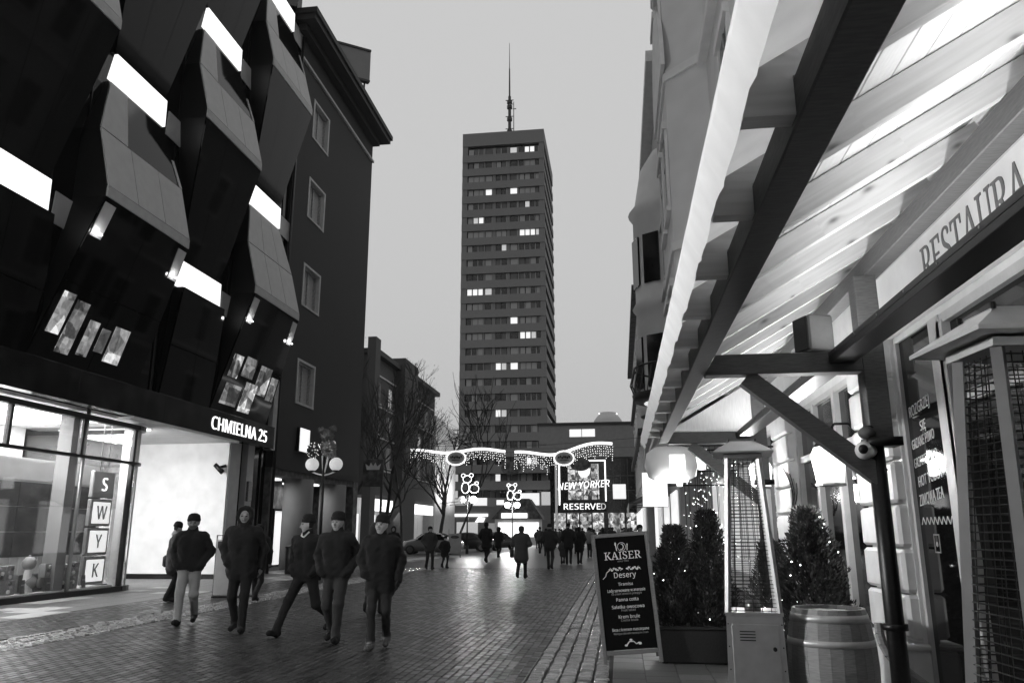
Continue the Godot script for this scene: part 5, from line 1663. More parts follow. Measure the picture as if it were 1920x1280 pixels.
# ---------------------------------------------------------------- light garlands over the street
func make_garlands():
	for s in [[-12.05, -6.45, 6.05, 0.0, 0.32, -9.3, "left light garland with a lit oval over the street"], [-5.9, -0.3, 5.85, 0.55, 0.52, -3.05, "right rising light garland with a lit oval over the street"]]:
		var x0: float = s[0]
		var x1: float = s[1]
		var g := thing("light_garland", s[6], "garland", Vector3((x0 + x1) / 2, 0, -45), "light garlands over the street")
		var hw := (x1 - x0) / 2
		var yat := func(t: float) -> float: return s[2] + s[3] * smoothstep(0.35, 1.0, t) + 0.10 * sin(t * 9.0 + 1.2)
		bit("rope_light", "sign_lit", g, func(b):
			var pts := []
			for k in 33:
				var t := k / 32.0
				pts.append(Vector3(lerpf(-hw, hw, t), yat.call(t), 0))
			b.tube(pts, 0.08, 8), true)
		bit("frame", "steel_dark", g, func(b): b.cyl(Vector3(-hw - 1.2, s[2] + 0.3, -0.05), Vector3(hw + 2.4, s[2] + s[3] + 0.3, -0.05), 0.012, 0.012, 5))
		var db := B.new(true)
		var wb := B.new()
		for k in 46:
			var t := k / 45.0
			var y: float = yat.call(t) - 0.15
			var l: float = s[4] + rng.randf_range(-0.1, 0.55) * (0.6 + 0.4 * sin(k * 1.7))
			var x := lerpf(-hw, hw, t)
			wb.cyl(Vector3(x, y, 0), Vector3(x, y - l, 0), 0.005, 0.005, 3, false)
			for q in int(l / 0.13) + 1:
				db.ball(Vector3(x + rng.randf_range(-.03, .03), y - 0.13 * q - rng.randf_range(0, .06), 0), Vector3.ONE * 0.022, 5, 4)
		kind(put("bulb", db, "bulb_mild", g), "stuff")
		put("wire", wb, "black_metal", g)
		var ox: float = s[5] - (x0 + x1) / 2
		var oy: float = s[2] - 0.42 + s[3] * 0.2
		var ov := bit("oval_ring", "sign_lit", g, func(b):
			var pts := []
			for k in 29:
				pts.append(Vector3(ox + 0.56 * cos(TAU * k / 28), oy + 0.40 * sin(TAU * k / 28), 0.2))
			b.tube(pts, 0.042, 6), true)
		bit("oval_board", "stone", ov, func(b):
			var pl := []
			for k in 28:
				pl.append(Vector2(ox + 0.54 * cos(TAU * k / 28), oy + 0.38 * sin(TAU * k / 28)))
			b.prism(pl, Transform3D(Basis(), Vector3(0, 0, 0.14)), 0.04))
		bit("print", "display_black", ov, func(b):
			for k in 7:
				b.ball(Vector3(ox - 0.30 + 0.10 * k, oy + 0.06 + 0.03 * sin(k * 2.3), 0.19), Vector3(0.045, 0.075, 0.012), 8, 6)
				b.ball(Vector3(ox - 0.22 + 0.075 * k, oy - 0.12, 0.19), Vector3(0.03, 0.03, 0.012), 8, 6))
	for i in 2:
		var p: Vector3 = [Vector3(-10.6, 7.6, -78), Vector3(-3.7, 7.9, -78)][i]
		var ob := thing("oval_board", ["unlit oval board hanging farther back left of the store", "unlit oval board hanging in front of the store window"][i], "sign", p, "unlit oval boards")
		bit("board", "stone_dark", ob, func(b): b.lathe([Vector2(0.01, -0.05), Vector2(0.8, -0.05), Vector2(0.8, 0.05), Vector2(0.01, 0.05)], 24))
		ob.get_child(0).transform = Transform3D(Basis(Vector3(1.25, 0, 0), Vector3(0, 0, 1), Vector3(0, -0.8, 0)), Vector3.ZERO)
		bit("wire", "black_metal", ob, func(b): b.cyl(Vector3(-9, 1.6, 0), Vector3(6, 1.6, 0), 0.012, 0.012, 4); b.cyl(Vector3(0, 0.5, 0), Vector3(0, 1.6, 0), 0.012, 0.012, 4))

# ---------------------------------------------------------------- bare street trees
func branch(b: B, tw: B, g: RandomNumberGenerator, p: Vector3, d: Vector3, l: float, r: float, depth: int, ends: Array):
	var pts := [p]
	var q := p
	var dd := d
	var n := 4 if depth > 1 else 3
	for i in n:
		dd = (dd + Vector3(g.randfn(0, 0.13), g.randfn(0.03, 0.07), g.randfn(0, 0.13))).normalized()
		q += dd * l / n
		pts.append(q)
	var tgt := b if depth > 2 else tw
	tgt.tube(pts, r, 6 if depth > 2 else 4, r * 0.62)
	if depth == 0:
		ends.append(q)
		return
	var kids := 2 + (1 if g.randf() < 0.65 else 0) + (1 if depth < 3 else 0)
	for k in kids:
		var t := 1.0 if k == 0 else g.randf_range(0.45, 0.98)
		var at: Vector3 = pts[int(t * n)]
		var ax := Vector3(g.randfn(), 0, g.randfn()).normalized()
		var nd := dd.rotated(ax, g.randf_range(0.25, 0.75) if k > 0 else g.randf_range(0.0, 0.3)).normalized()
		nd = (nd + Vector3.UP * 0.12).normalized()
		branch(b, tw, g, at, nd, l * g.randf_range(0.62, 0.82), r * (0.62 if k > 0 else 0.7), depth - 1, ends)

func make_trees():
	var T := [[Vector3(-12.3, 0, -41.0), 4.3, 0.12, 21, "big bare street tree in front of the dark terrace house", Vector3(0.05, 1, 0.05), 6], [Vector3(-13.7, 0, -60), 3.4, 0.17, 32, "forked bare tree behind the parked cars", Vector3(0.1, 1, 0), 5], [Vector3(-14.4, 0, -52), 4.6, 0.11, 43, "thin bare tree left of the parked silver car", Vector3(-0.05, 1, 0), 4], [Vector3(-12.0, 0, -58), 4.8, 0.10, 54, "slender bare tree whose branches cross the tower", Vector3(0.16, 1, 0), 4], [Vector3(-17.3, 0, -50), 4.6, 0.12, 65, "tall bare tree beside the brick house corner", Vector3(0.02, 1, 0), 6]]
	for t in T:
		var g := RandomNumberGenerator.new()
		g.seed = t[3]
		var o := thing("bare_tree", t[4], "tree", t[0], "bare street trees")
		var b := B.new(true)
		var tw := B.new()
		var ends := []
		b.cyl(Vector3.ZERO, Vector3(0, 0.3, 0), t[2] * 1.7, t[2] * 1.1, 9)
		branch(b, tw, g, Vector3(0, 0.25, 0), t[5].normalized(), t[1], t[2], t[6], ends)
		put("trunk", b, "bark", o)
		kind(put("crown", tw, "bark", o), "stuff")
		if t[3] in [21, 65]:
			var lf := B.new()
			for e in ends:
				if g.randf() < 0.5: continue
				for k in 3:
					var p: Vector3 = e + Vector3(g.randfn(0, .1), g.randfn(0, .1), g.randfn(0, .1))
					var w := Vector3(g.randfn(), g.randfn(), g.randfn()).normalized() * 0.05
					lf.tri(p - w * 0.5, p + w * 0.5, p + Vector3(0, -0.11, 0) + w)
			kind(put("dry_leaf", lf, "dead_leaf", o), "stuff")

# ---------------------------------------------------------------- cars
func car(label: String, paint: String, at: Vector3, yaw: float):
	var c := thing("parked_car", label, "car", at, "cars parked on the square", yaw)
	# stations along x: x, half width, sill, belt, hood/roof line half width, top
	var S := [[-2.18, 0.62, 0.35, 0.62, 0.58, 0.66], [-2.08, 0.80, 0.26, 0.70, 0.70, 0.82], [-1.55, 0.86, 0.22, 0.80, 0.74, 0.93], [-1.05, 0.87, 0.20, 0.88, 0.72, 1.06], [-0.55, 0.87, 0.20, 0.90, 0.60, 1.38], [0.05, 0.87, 0.20, 0.91, 0.58, 1.45], [0.65, 0.87, 0.20, 0.91, 0.58, 1.40], [1.20, 0.86, 0.20, 0.90, 0.64, 1.16], [1.50, 0.85, 0.22, 0.88, 0.72, 0.98], [2.00, 0.80, 0.28, 0.78, 0.70, 0.92], [2.15, 0.66, 0.36, 0.66, 0.60, 0.72]]
	bit("body", paint, c, func(b):
		var rings := []
		for s in S:
			rings.append([Vector3(s[0], s[2], s[1] * 0.92), Vector3(s[0], (s[2] + s[3]) / 2, s[1]), Vector3(s[0], s[3], s[1] * 0.97), Vector3(s[0], s[5] - 0.03, s[4]), Vector3(s[0], s[5], s[4] * 0.6), Vector3(s[0], s[5], -s[4] * 0.6), Vector3(s[0], s[5] - 0.03, -s[4]), Vector3(s[0], s[3], -s[1] * 0.97), Vector3(s[0], (s[2] + s[3]) / 2, -s[1]), Vector3(s[0], s[2], -s[1] * 0.92)])
		for i in rings.size() - 1:
			for k in 10:
				var j := (k + 1) % 10
				b.quad(rings[i][k], rings[i + 1][k], rings[i + 1][j], rings[i][j])
		for e in [0, rings.size() - 1]:
			for k in range(1, 9):
				if e == 0: b.tri(rings[e][0], rings[e][k], rings[e][k + 1])
				else: b.tri(rings[e][0], rings[e][k + 1], rings[e][k]), true)
	for s in [-1, 1]:
		for w in [[Vector3(-0.98, 0.94, 0.855), Vector3(0.0, 0.95, 0.855), Vector3(0.0, 1.37, 0.64), Vector3(-0.50, 1.31, 0.66)], [Vector3(0.06, 0.95, 0.855), Vector3(1.12, 0.95, 0.84), Vector3(0.68, 1.32, 0.65), Vector3(0.06, 1.37, 0.64)]]:
			bit("side_window", "dark_glass", c, func(b):
				var f := []
				for p in w: f.append(Vector3(p.x, p.y, (p.z + 0.012) * s))
				var r := []
				for p in w: r.append(Vector3(p.x, p.y, (p.z - 0.05) * s))
				b.quad(f[0], f[1], f[2], f[3])
				for i in 4: b.quad(r[i], r[(i + 1) % 4], f[(i + 1) % 4], f[i]))
		for x in [-1.36, 1.34]:
			var tyre := bit("wheel", "rubber", c, func(b): b.cyl(Vector3(x, 0.31, 0.66 * s), Vector3(x, 0.31, 0.885 * s), 0.31, 0.31, 22), true)
			bit("rim", "steel", tyre, func(b):
				b.cyl(Vector3(x, 0.31, 0.875 * s), Vector3(x, 0.31, 0.892 * s), 0.20, 0.20, 18)
				for k in 5:
					var d := Vector3(cos(TAU * k / 5), sin(TAU * k / 5), 0)
					b.bar(Vector3(x, 0.31, 0.895 * s), Vector3(x, 0.31, 0.895 * s) + d * 0.19, 0.04, 0.02, Vector3(0, 0, 1)))
		bit("headlight", "clear_glass", c, func(b): b.ball(Vector3(-2.06, 0.66, 0.62 * s), Vector3(0.08, 0.07, 0.14), 10, 6), true)
		bit("tail_light", "window_dark", c, func(b): b.ball(Vector3(2.06, 0.74, 0.64 * s), Vector3(0.06, 0.08, 0.12), 10, 6), true)
		bit("mirror", paint, c, func(b): b.ball(Vector3(-0.85, 0.98, 0.95 * s), Vector3(0.06, 0.06, 0.09), 8, 6), true)
		bit("door_handle", "steel", c, func(b): b.box(Vector3(-0.05, 0.80, 0.872 * s), Vector3(0.16, 0.025, 0.02)))
	for w in [[[-1.02, 1.07], [-0.58, 1.36]], [[1.18, 1.18], [0.70, 1.38]]]:
		bit("windscreen", "dark_glass", c, func(b):
			var sg := 1.0 if w[0][0] < 0 else -1.0
			var o := Vector3(-0.012 * sg, 0.016, 0)
			b.quad(Vector3(w[0][0], w[0][1], 0.64 * sg) + o, Vector3(w[1][0], w[1][1], 0.54 * sg) + o, Vector3(w[1][0], w[1][1], -0.54 * sg) + o, Vector3(w[0][0], w[0][1], -0.64 * sg) + o))

func make_cars():
	car("silver saloon car parked side-on beyond the pedestrians", "car_silver", Vector3(-12.9, 0, -54.5), 0.05)
	car("black saloon car parked right behind the silver one", "car_dark", Vector3(-12.0, 0, -62.0), 0.03)
	car("dark car seen end-on right of the black saloon", "car_dark", Vector3(-10.3, 0, -66.0), 1.2)

# ---------------------------------------------------------------- people: one continuous skin over tapered bones
# a bone is [from, to, radius from, radius to, colour index]
func nets(st: SurfaceTool, bones: Array, cell: float, k: float, pal: Array, wrinkle: float, paint = null):
	var lo := Vector3.ONE * 1e9
	var hi := -lo
	for b in bones:
		var r: float = maxf(b[2], b[3]) + k * 0.5 + cell * 2.0
		for e in 2:
			var p: Vector3 = b[e]
			lo = lo.min(p - Vector3.ONE * r)
			hi = hi.max(p + Vector3.ONE * r)
	var nx := int((hi.x - lo.x) / cell) + 2
	var ny := int((hi.y - lo.y) / cell) + 2
	var nz := int((hi.z - lo.z) / cell) + 2
	var nxy := nx * ny
	var F := PackedFloat32Array()
	F.resize(nxy * nz)
	F.fill(1.0)
	var D := PackedFloat32Array()
	D.resize(nxy * nz)
	D.fill(1.0)
	var C := PackedByteArray()
	C.resize(nxy * nz)
	for b in bones:
		var a: Vector3 = b[0]
		var ba: Vector3 = b[1] - a
		var bb := maxf(ba.length_squared(), 1e-8)
		var r0: float = b[2]
		var dr: float = b[3] - b[2]
		var ci: int = b[4]
		var m: float = maxf(b[2], b[3]) + k * 0.5 + cell * 2.0
		var mn: Vector3 = a.min(b[1]) - Vector3.ONE * m - lo
		var mx: Vector3 = a.max(b[1]) + Vector3.ONE * m - lo
		for z in range(maxi(0, int(mn.z / cell)), mini(nz - 1, int(mx.z / cell) + 1) + 1):
			for y in range(maxi(0, int(mn.y / cell)), mini(ny - 1, int(mx.y / cell) + 1) + 1):
				var i := z * nxy + y * nx + maxi(0, int(mn.x / cell))
				var pa := Vector3(lo.x + maxi(0, int(mn.x / cell)) * cell, lo.y + y * cell, lo.z + z * cell) - a
				for x in range(maxi(0, int(mn.x / cell)), mini(nx - 1, int(mx.x / cell) + 1) + 1):
					var t := clampf(pa.dot(ba) / bb, 0.0, 1.0)
					var d := (pa - ba * t).length() - r0 - dr * t
					var f := F[i]
					var h := k - absf(f - d)
					F[i] = minf(f, d) - (h * h / k * 0.25 if h > 0.0 else 0.0)
					if d < D[i]:
						D[i] = d
						C[i] = ci
					i += 1
					pa.x += cell
	if wrinkle > 0.0:
		var n := FastNoiseLite.new()
		n.seed = int(hi.y * 977.0)
		n.frequency = 7.0
		n.fractal_octaves = 2
		for z in nz:
			for y in ny:
				for x in nx:
					var i := z * nxy + y * nx + x
					if absf(F[i]) < cell * 2.0 and C[i] < 2:
						F[i] += n.get_noise_3d(lo.x + x * cell, (lo.y + y * cell) * 1.2, lo.z + z * cell) * wrinkle * (0.75 if C[i] == 0 else 0.35)
	var V := PackedInt32Array()
	V.resize(nxy * nz)
	V.fill(-1)
	var P := PackedVector3Array()
	var K := PackedColorArray()
	var off := [0, 1, nx, nx + 1, nxy, nxy + 1, nxy + nx, nxy + nx + 1]
	var edges := [[0, 1], [2, 3], [4, 5], [6, 7], [0, 2], [1, 3], [4, 6], [5, 7], [0, 4], [1, 5], [2, 6], [3, 7]]
	var cor := [Vector3(0, 0, 0), Vector3(1, 0, 0), Vector3(0, 1, 0), Vector3(1, 1, 0), Vector3(0, 0, 1), Vector3(1, 0, 1), Vector3(0, 1, 1), Vector3(1, 1, 1)]
	for z in nz - 1:
		for y in ny - 1:
			var i := z * nxy + y * nx - 1
			for x in nx - 1:
				i += 1
				if F[i] > cell * 2.0: continue
				var neg := 0
				for o in off:
					if F[i + o] < 0.0: neg += 1
				if neg == 0 or neg == 8: continue
				var s := Vector3.ZERO
				var c := 0
				for e in edges:
					var fa := F[i + off[e[0]]]
					var fb := F[i + off[e[1]]]
					if (fa < 0.0) != (fb < 0.0):
						s += cor[e[0]].lerp(cor[e[1]], fa / (fa - fb))
						c += 1
				V[i] = P.size()
				var q := lo + (Vector3(x, y, z) + s / c) * cell
				P.append(q)
				var col: float = pal[C[i]]
				if paint != null: col = paint.call(q, C[i], col)
				K.append(Color(col, col, col))
	var emit := func(a: int, b: int, c: int, d: int, flip: bool):
		if a < 0 or b < 0 or c < 0 or d < 0: return
		var l := [a, b, c, a, c, d] if flip else [a, c, b, a, d, c]
		for q in l:
			st.set_color(K[q])
			st.add_vertex(P[q])
	for z in range(1, nz - 1):
		for y in range(1, ny - 1):
			for x in range(1, nx - 1):
				var i := z * nxy + y * nx + x
				if F[i] > cell * 2.0: continue
				var s := F[i] < 0.0
				if s != (F[i + 1] < 0.0): emit.call(V[i], V[i - nx], V[i - nx - nxy], V[i - nxy], s)
				if s != (F[i + nx] < 0.0): emit.call(V[i], V[i - nxy], V[i - nxy - 1], V[i - 1], s)
				if s != (F[i + nxy] < 0.0): emit.call(V[i], V[i - 1], V[i - 1 - nx], V[i - nx], s)

func joint(hip: Vector3, foot: Vector3, l: float, fwd: Vector3) -> Vector3:   # knee or elbow between two equal bones
	var d := foot - hip
	var len := minf(d.length(), l * 1.995)
	var h := sqrt(maxf(0.0, l * l - len * len / 4))
	var side := (fwd - d.normalized() * fwd.dot(d.normalized())).normalized()
	return hip + d * 0.5 + side * h

# opts: h, stride, lead, jacket, trousers, shoes, skin, hat, arms, coat, puff, cell, turn, lean
func person(label: String, at: Vector3, yaw: float, o: Dictionary) -> Node3D:
	var g: String = o.get("group", "")
	var p := thing("person", label, "person", at, g, yaw)
	var h: float = o.get("h", 1.75)
	var s := h / 1.78
	var st: float = o.get("stride", 0.45) * s
	var lead: float = o.get("lead", 1.0)
	var puff: float = o.get("puff", 1.0)
	var coat: float = o.get("coat", 0.80) * s          # height of the jacket hem
	var cell: float = o.get("cell", 0.03)
	var pal := [o.get("jacket", 0.013), o.get("trousers", 0.015), o.get("shoes", 0.01), o.get("skin", 0.45), 0.02, o.get("scarf", 0.02)]
	var hipy := minf(0.93 * s, sqrt(maxf(0.1, pow(0.85 * s, 2) - st * st / 4)) + 0.085 * s)
	var bones := []
	var hand_bones := []
	for e in [-1.0, 1.0]:
		var f: float = 1.0 if e == lead else -1.0
		var hip := Vector3(0.085 * e * s, hipy, 0)
		var ank := Vector3(0.085 * e * s + o.get("cross", 0.0) * f, (0.095 if f > 0 else 0.10 + st * 0.14), f * st / 2)
		var knee := joint(hip, ank, 0.425 * s, Vector3(0.1 * e, 0, 1))
		var wl: float = o.get("leg", 1.0)
		bones.append([hip, knee, 0.092 * s * wl, 0.068 * s * wl, 1])
		bones.append([knee, ank + Vector3(0, 0.02, 0), 0.066 * s * wl, 0.056 * s * wl, 1])
		var fd := Vector3(0.12 * e, 0.22 if f > 0 and st > 0.3 else (-0.35 * st / 0.5 if f < 0 else 0.0), 1).normalized()
		bones.append([ank + Vector3(0, -0.045, -0.035), ank + Vector3(0, -0.055, 0) + fd * 0.15 * s, 0.048, 0.042, 2])
		bones.append([ank + Vector3(0, 0.02, -0.01), ank + Vector3(0, -0.04, -0.01), 0.052, 0.05, 2])
	var ln: float = o.get("lean", 0.03)
	var ch := Vector3(0, hipy + 0.42 * s, ln)
	var sh := Vector3(0, hipy + 0.50 * s, ln)
	bones.append([Vector3(-0.07 * s, hipy + 0.02, 0), Vector3(0.07 * s, hipy + 0.02, 0), 0.125 * s, 0.125 * s, 0 if coat < hipy else 1])
	bones.append([Vector3(-0.055 * s, hipy + 0.12, 0), Vector3(-0.075 * s, ch.y, ln), 0.128 * s * puff, 0.135 * s * puff, 0])
	bones.append([Vector3(0.055 * s, hipy + 0.12, 0), Vector3(0.075 * s, ch.y, ln), 0.128 * s * puff, 0.135 * s * puff, 0])
	bones.append([Vector3(-0.155 * s, sh.y, ln), Vector3(0.155 * s, sh.y, ln), 0.082 * s * puff, 0.082 * s * puff, 0])
	# skirts of the jacket or coat
	var hem := maxf(coat + 0.10, 0.3)
	if hem < hipy + 0.1:
		for e in [-1.0, 1.0]:
			bones.append([Vector3(0.055 * e * s, hipy + 0.12, 0), Vector3(0.078 * e * s, hem, 0.0), 0.13 * s * puff, 0.125 * s * (puff + o.get("flare", 0.0)), 0])
	bones.append([sh + Vector3(0, 0.03, 0), sh + Vector3(0, 0.125 * s, 0.0), 0.088 * s, 0.078 * s, 5 if o.has("scarf") else 0])
	# arms
	var arms: String = o.get("arms", "pocket")
	for e in [-1.0, 1.0]:
		var a := Vector3(0.195 * e * s, sh.y - 0.01, ln)
		var w: Vector3
		var mode := arms
		if arms == "left_hang": mode = "hang" if e > 0 else "pocket"
		if mode == "pocket": w = Vector3(0.205 * e * s, hipy + 0.06 * s, 0.09)
		elif mode == "bag": w = Vector3(0.16 * e * s, hipy + 0.18 * s, 0.20)
		else: w = Vector3(0.255 * e * s, hipy - 0.01 * s, (0.13 if e != lead else -0.10) * (st / 0.5))
		var el := joint(a, w, 0.27 * s, Vector3(0.75 * e, 0, -1))
		bones.append([a, el, 0.074 * s * puff, 0.064 * s * puff, 0])
		bones.append([el, w, 0.064 * s * puff, 0.052 * s * puff, 0])
		if mode != "pocket":
			hand_bones.append([w, e])
		else:
			bones.append([w, w + Vector3(-0.05 * e, -0.05, 0.02), 0.05, 0.045, 0])
	var b := SurfaceTool.new()
	b.begin(Mesh.PRIMITIVE_TRIANGLES)
	b.set_smooth_group(0)
	nets(b, bones, cell, 0.035, pal, 0.022 if cell < 0.02 else 0.0)
	# head with a face, turned towards what is looked at
	var hc := Vector3(0, sh.y + 0.228 * s, ln + 0.015)
	var tb := Basis(Vector3.UP, o.get("turn", 0.0)) * Basis(Vector3.RIGHT, o.get("nod", 0.05))
	var hd := []
	var q := func(x: float, y: float, z: float) -> Vector3: return hc + tb * (Vector3(x, y, z) * s)
	hd.append([q.call(0, 0.035, -0.015), q.call(0, 0.005, -0.005), 0.088 * s, 0.086 * s, 3])
	hd.append([q.call(-0.022, -0.03, 0.032), q.call(-0.014, -0.085, 0.042), 0.056 * s, 0.036 * s, 3])
	hd.append([q.call(0.022, -0.03, 0.032), q.call(0.014, -0.085, 0.042), 0.056 * s, 0.036 * s, 3])
	hd.append([q.call(0, -0.06, 0.0), q.call(0, -0.15, -0.02), 0.055 * s, 0.058 * s, 3])
	if cell < 0.02:
		hd.append([q.call(0, 0.005, 0.086), q.call(0, -0.035, 0.108), 0.010 * s, 0.015 * s, 3])
		hd.append([q.call(-0.03, 0.022, 0.076), q.call(0.03, 0.022, 0.076), 0.013 * s, 0.013 * s, 3])
		hd.append([q.call(-0.015, -0.062, 0.083), q.call(0.015, -0.062, 0.083), 0.010 * s, 0.010 * s, 3])
		for e in [-1.0, 1.0]:
			hd.append([q.call(0.086 * e, 0.01, -0.01), q.call(0.084 * e, -0.03, -0.005), 0.017 * s, 0.012 * s, 3])
	var inv := tb.inverse()
	var face := func(v: Vector3, _c: int, col: float) -> float:
		var l: Vector3 = inv * (v - hc) / s
		if l.z > 0.05:
			if absf(absf(l.x) - 0.032) < 0.015 and absf(l.y - 0.002) < 0.007: return 0.02
			if absf(absf(l.x) - 0.033) < 0.018 and absf(l.y - 0.024) < 0.005: return col * 0.3
			if absf(l.x) < 0.024 and absf(l.y + 0.064) < 0.005: return col * 0.45
			if o.get("beard", false) and l.y < -0.045 and absf(l.x) > 0.0: return col * 0.45
		if l.z < 0.0 and l.y > -0.06: return 0.02
		return col
	nets(b, hd, 0.0075 if cell < 0.02 else cell * 0.7, 0.022, pal, 0.0, face if cell < 0.02 else null)
	# hands: palm, four bent fingers of unequal length and a thumb from the side
	for hb in hand_bones:
		var w: Vector3 = hb[0]
		var e: float = hb[1]
		var dn := Vector3(0, -1, 0.18).normalized()
		var hs := []
		hs.append([w + dn * 0.01, w + dn * 0.075, 0.034, 0.030, 3])
		hs.append([w + dn * 0.03 + Vector3(0, 0, 0.02), w + dn * 0.07 + Vector3(0, 0, 0.025), 0.022, 0.020, 3])
		if cell < 0.02:
			for f in 4:
				var bz := 0.030 - 0.020 * f
				var k0 := w + dn * 0.085 + Vector3(0, 0, bz)
				var ln2: float = [0.036, 0.042, 0.038, 0.030][f]
				var k1 := k0 + (dn + Vector3(-0.25 * e, 0, 0)).normalized() * ln2
				hs.append([k0, k1, 0.010, 0.0095, 3])
				hs.append([k1, k1 + (dn + Vector3(-0.9 * e, 0, 0)).normalized() * ln2 * 0.9, 0.0095, 0.008, 3])
			hs.append([w + dn * 0.03 + Vector3(0, 0, 0.035), w + dn * 0.075 + Vector3(-0.01 * e, 0, 0.062), 0.012, 0.010, 3])
		nets(b, hs, 0.006 if cell < 0.02 else cell * 0.6, 0.010, [0, 0, 0, o.get("glove", pal[3])], 0.0)
	b.generate_normals()
	b.index()
	put("body", b.commit(), "cloth", p)
	var xf := Transform3D(tb, hc)
	match o.get("hat", "beanie"):
		"beanie":
			var hb2 := B.new(true)
			var z := -0.012 * s
			hb2.lathe([Vector2(0.092, 0.012), Vector2(0.106, 0.020), Vector2(0.110, 0.045), Vector2(0.106, 0.066), Vector2(0.101, 0.072), Vector2(0.102, 0.09), Vector2(0.088, 0.125), Vector2(0.055, 0.148), Vector2(0.006, 0.156)], 18, Vector3(0, 0.0, 0))
			put("knit_hat", hb2, "wool_grey" if o.get("hat_grey", false) else "wool", p, xf * Transform3D(Basis(Vector3.RIGHT, -0.12).scaled(Vector3.ONE * s), Vector3(0, 0.005, z)))
		"hood", "fur":
			var fur: bool = o.get("hat") == "fur"
			var hs2 := SurfaceTool.new()
			hs2.begin(Mesh.PRIMITIVE_TRIANGLES)
			hs2.set_smooth_group(0)
			var R := 0.135 if fur else 0.112
			var L := [[q.call(0, 0.04, -0.05), q.call(0, -0.02, -0.055), R * s, R * s, 0], [q.call(0, -0.04, -0.04), q.call(0, -0.14, -0.02), 0.10 * s, 0.11 * s, 0]]
			var rim := []
			for i in 9:
				var t := -0.75 * PI + 1.5 * PI * i / 8 + PI / 2
				rim.append(q.call(0.100 * cos(t), 0.115 * sin(t) + 0.01, 0.045))
			for i in 8:
				L.append([rim[i], rim[i + 1], 0.026 if not fur else 0.05, 0.026 if not fur else 0.05, 0])
			nets(hs2, L, 0.012 if cell < 0.02 else 0.025, 0.03, [o.get("hood_tone", pal[0])], 0.010 if fur else 0.0)
			hs2.generate_normals()
			hs2.index()
			put("hood", hs2.commit(), "fur" if fur else "cloth", p)
		"hair":
			var hr := B.new(true)
			hr.lathe([Vector2(0.092, -0.06), Vector2(0.104, 0.0), Vector2(0.104, 0.06), Vector2(0.085, 0.105), Vector2(0.045, 0.128), Vector2(0.005, 0.134)], 16)
			put("hair", hr, "wool_grey" if o.get("hat_grey", false) else "wool", p, xf * Transform3D(Basis().scaled(Vector3(s, s, s)), Vector3(0, 0, -0.022)))
	return p

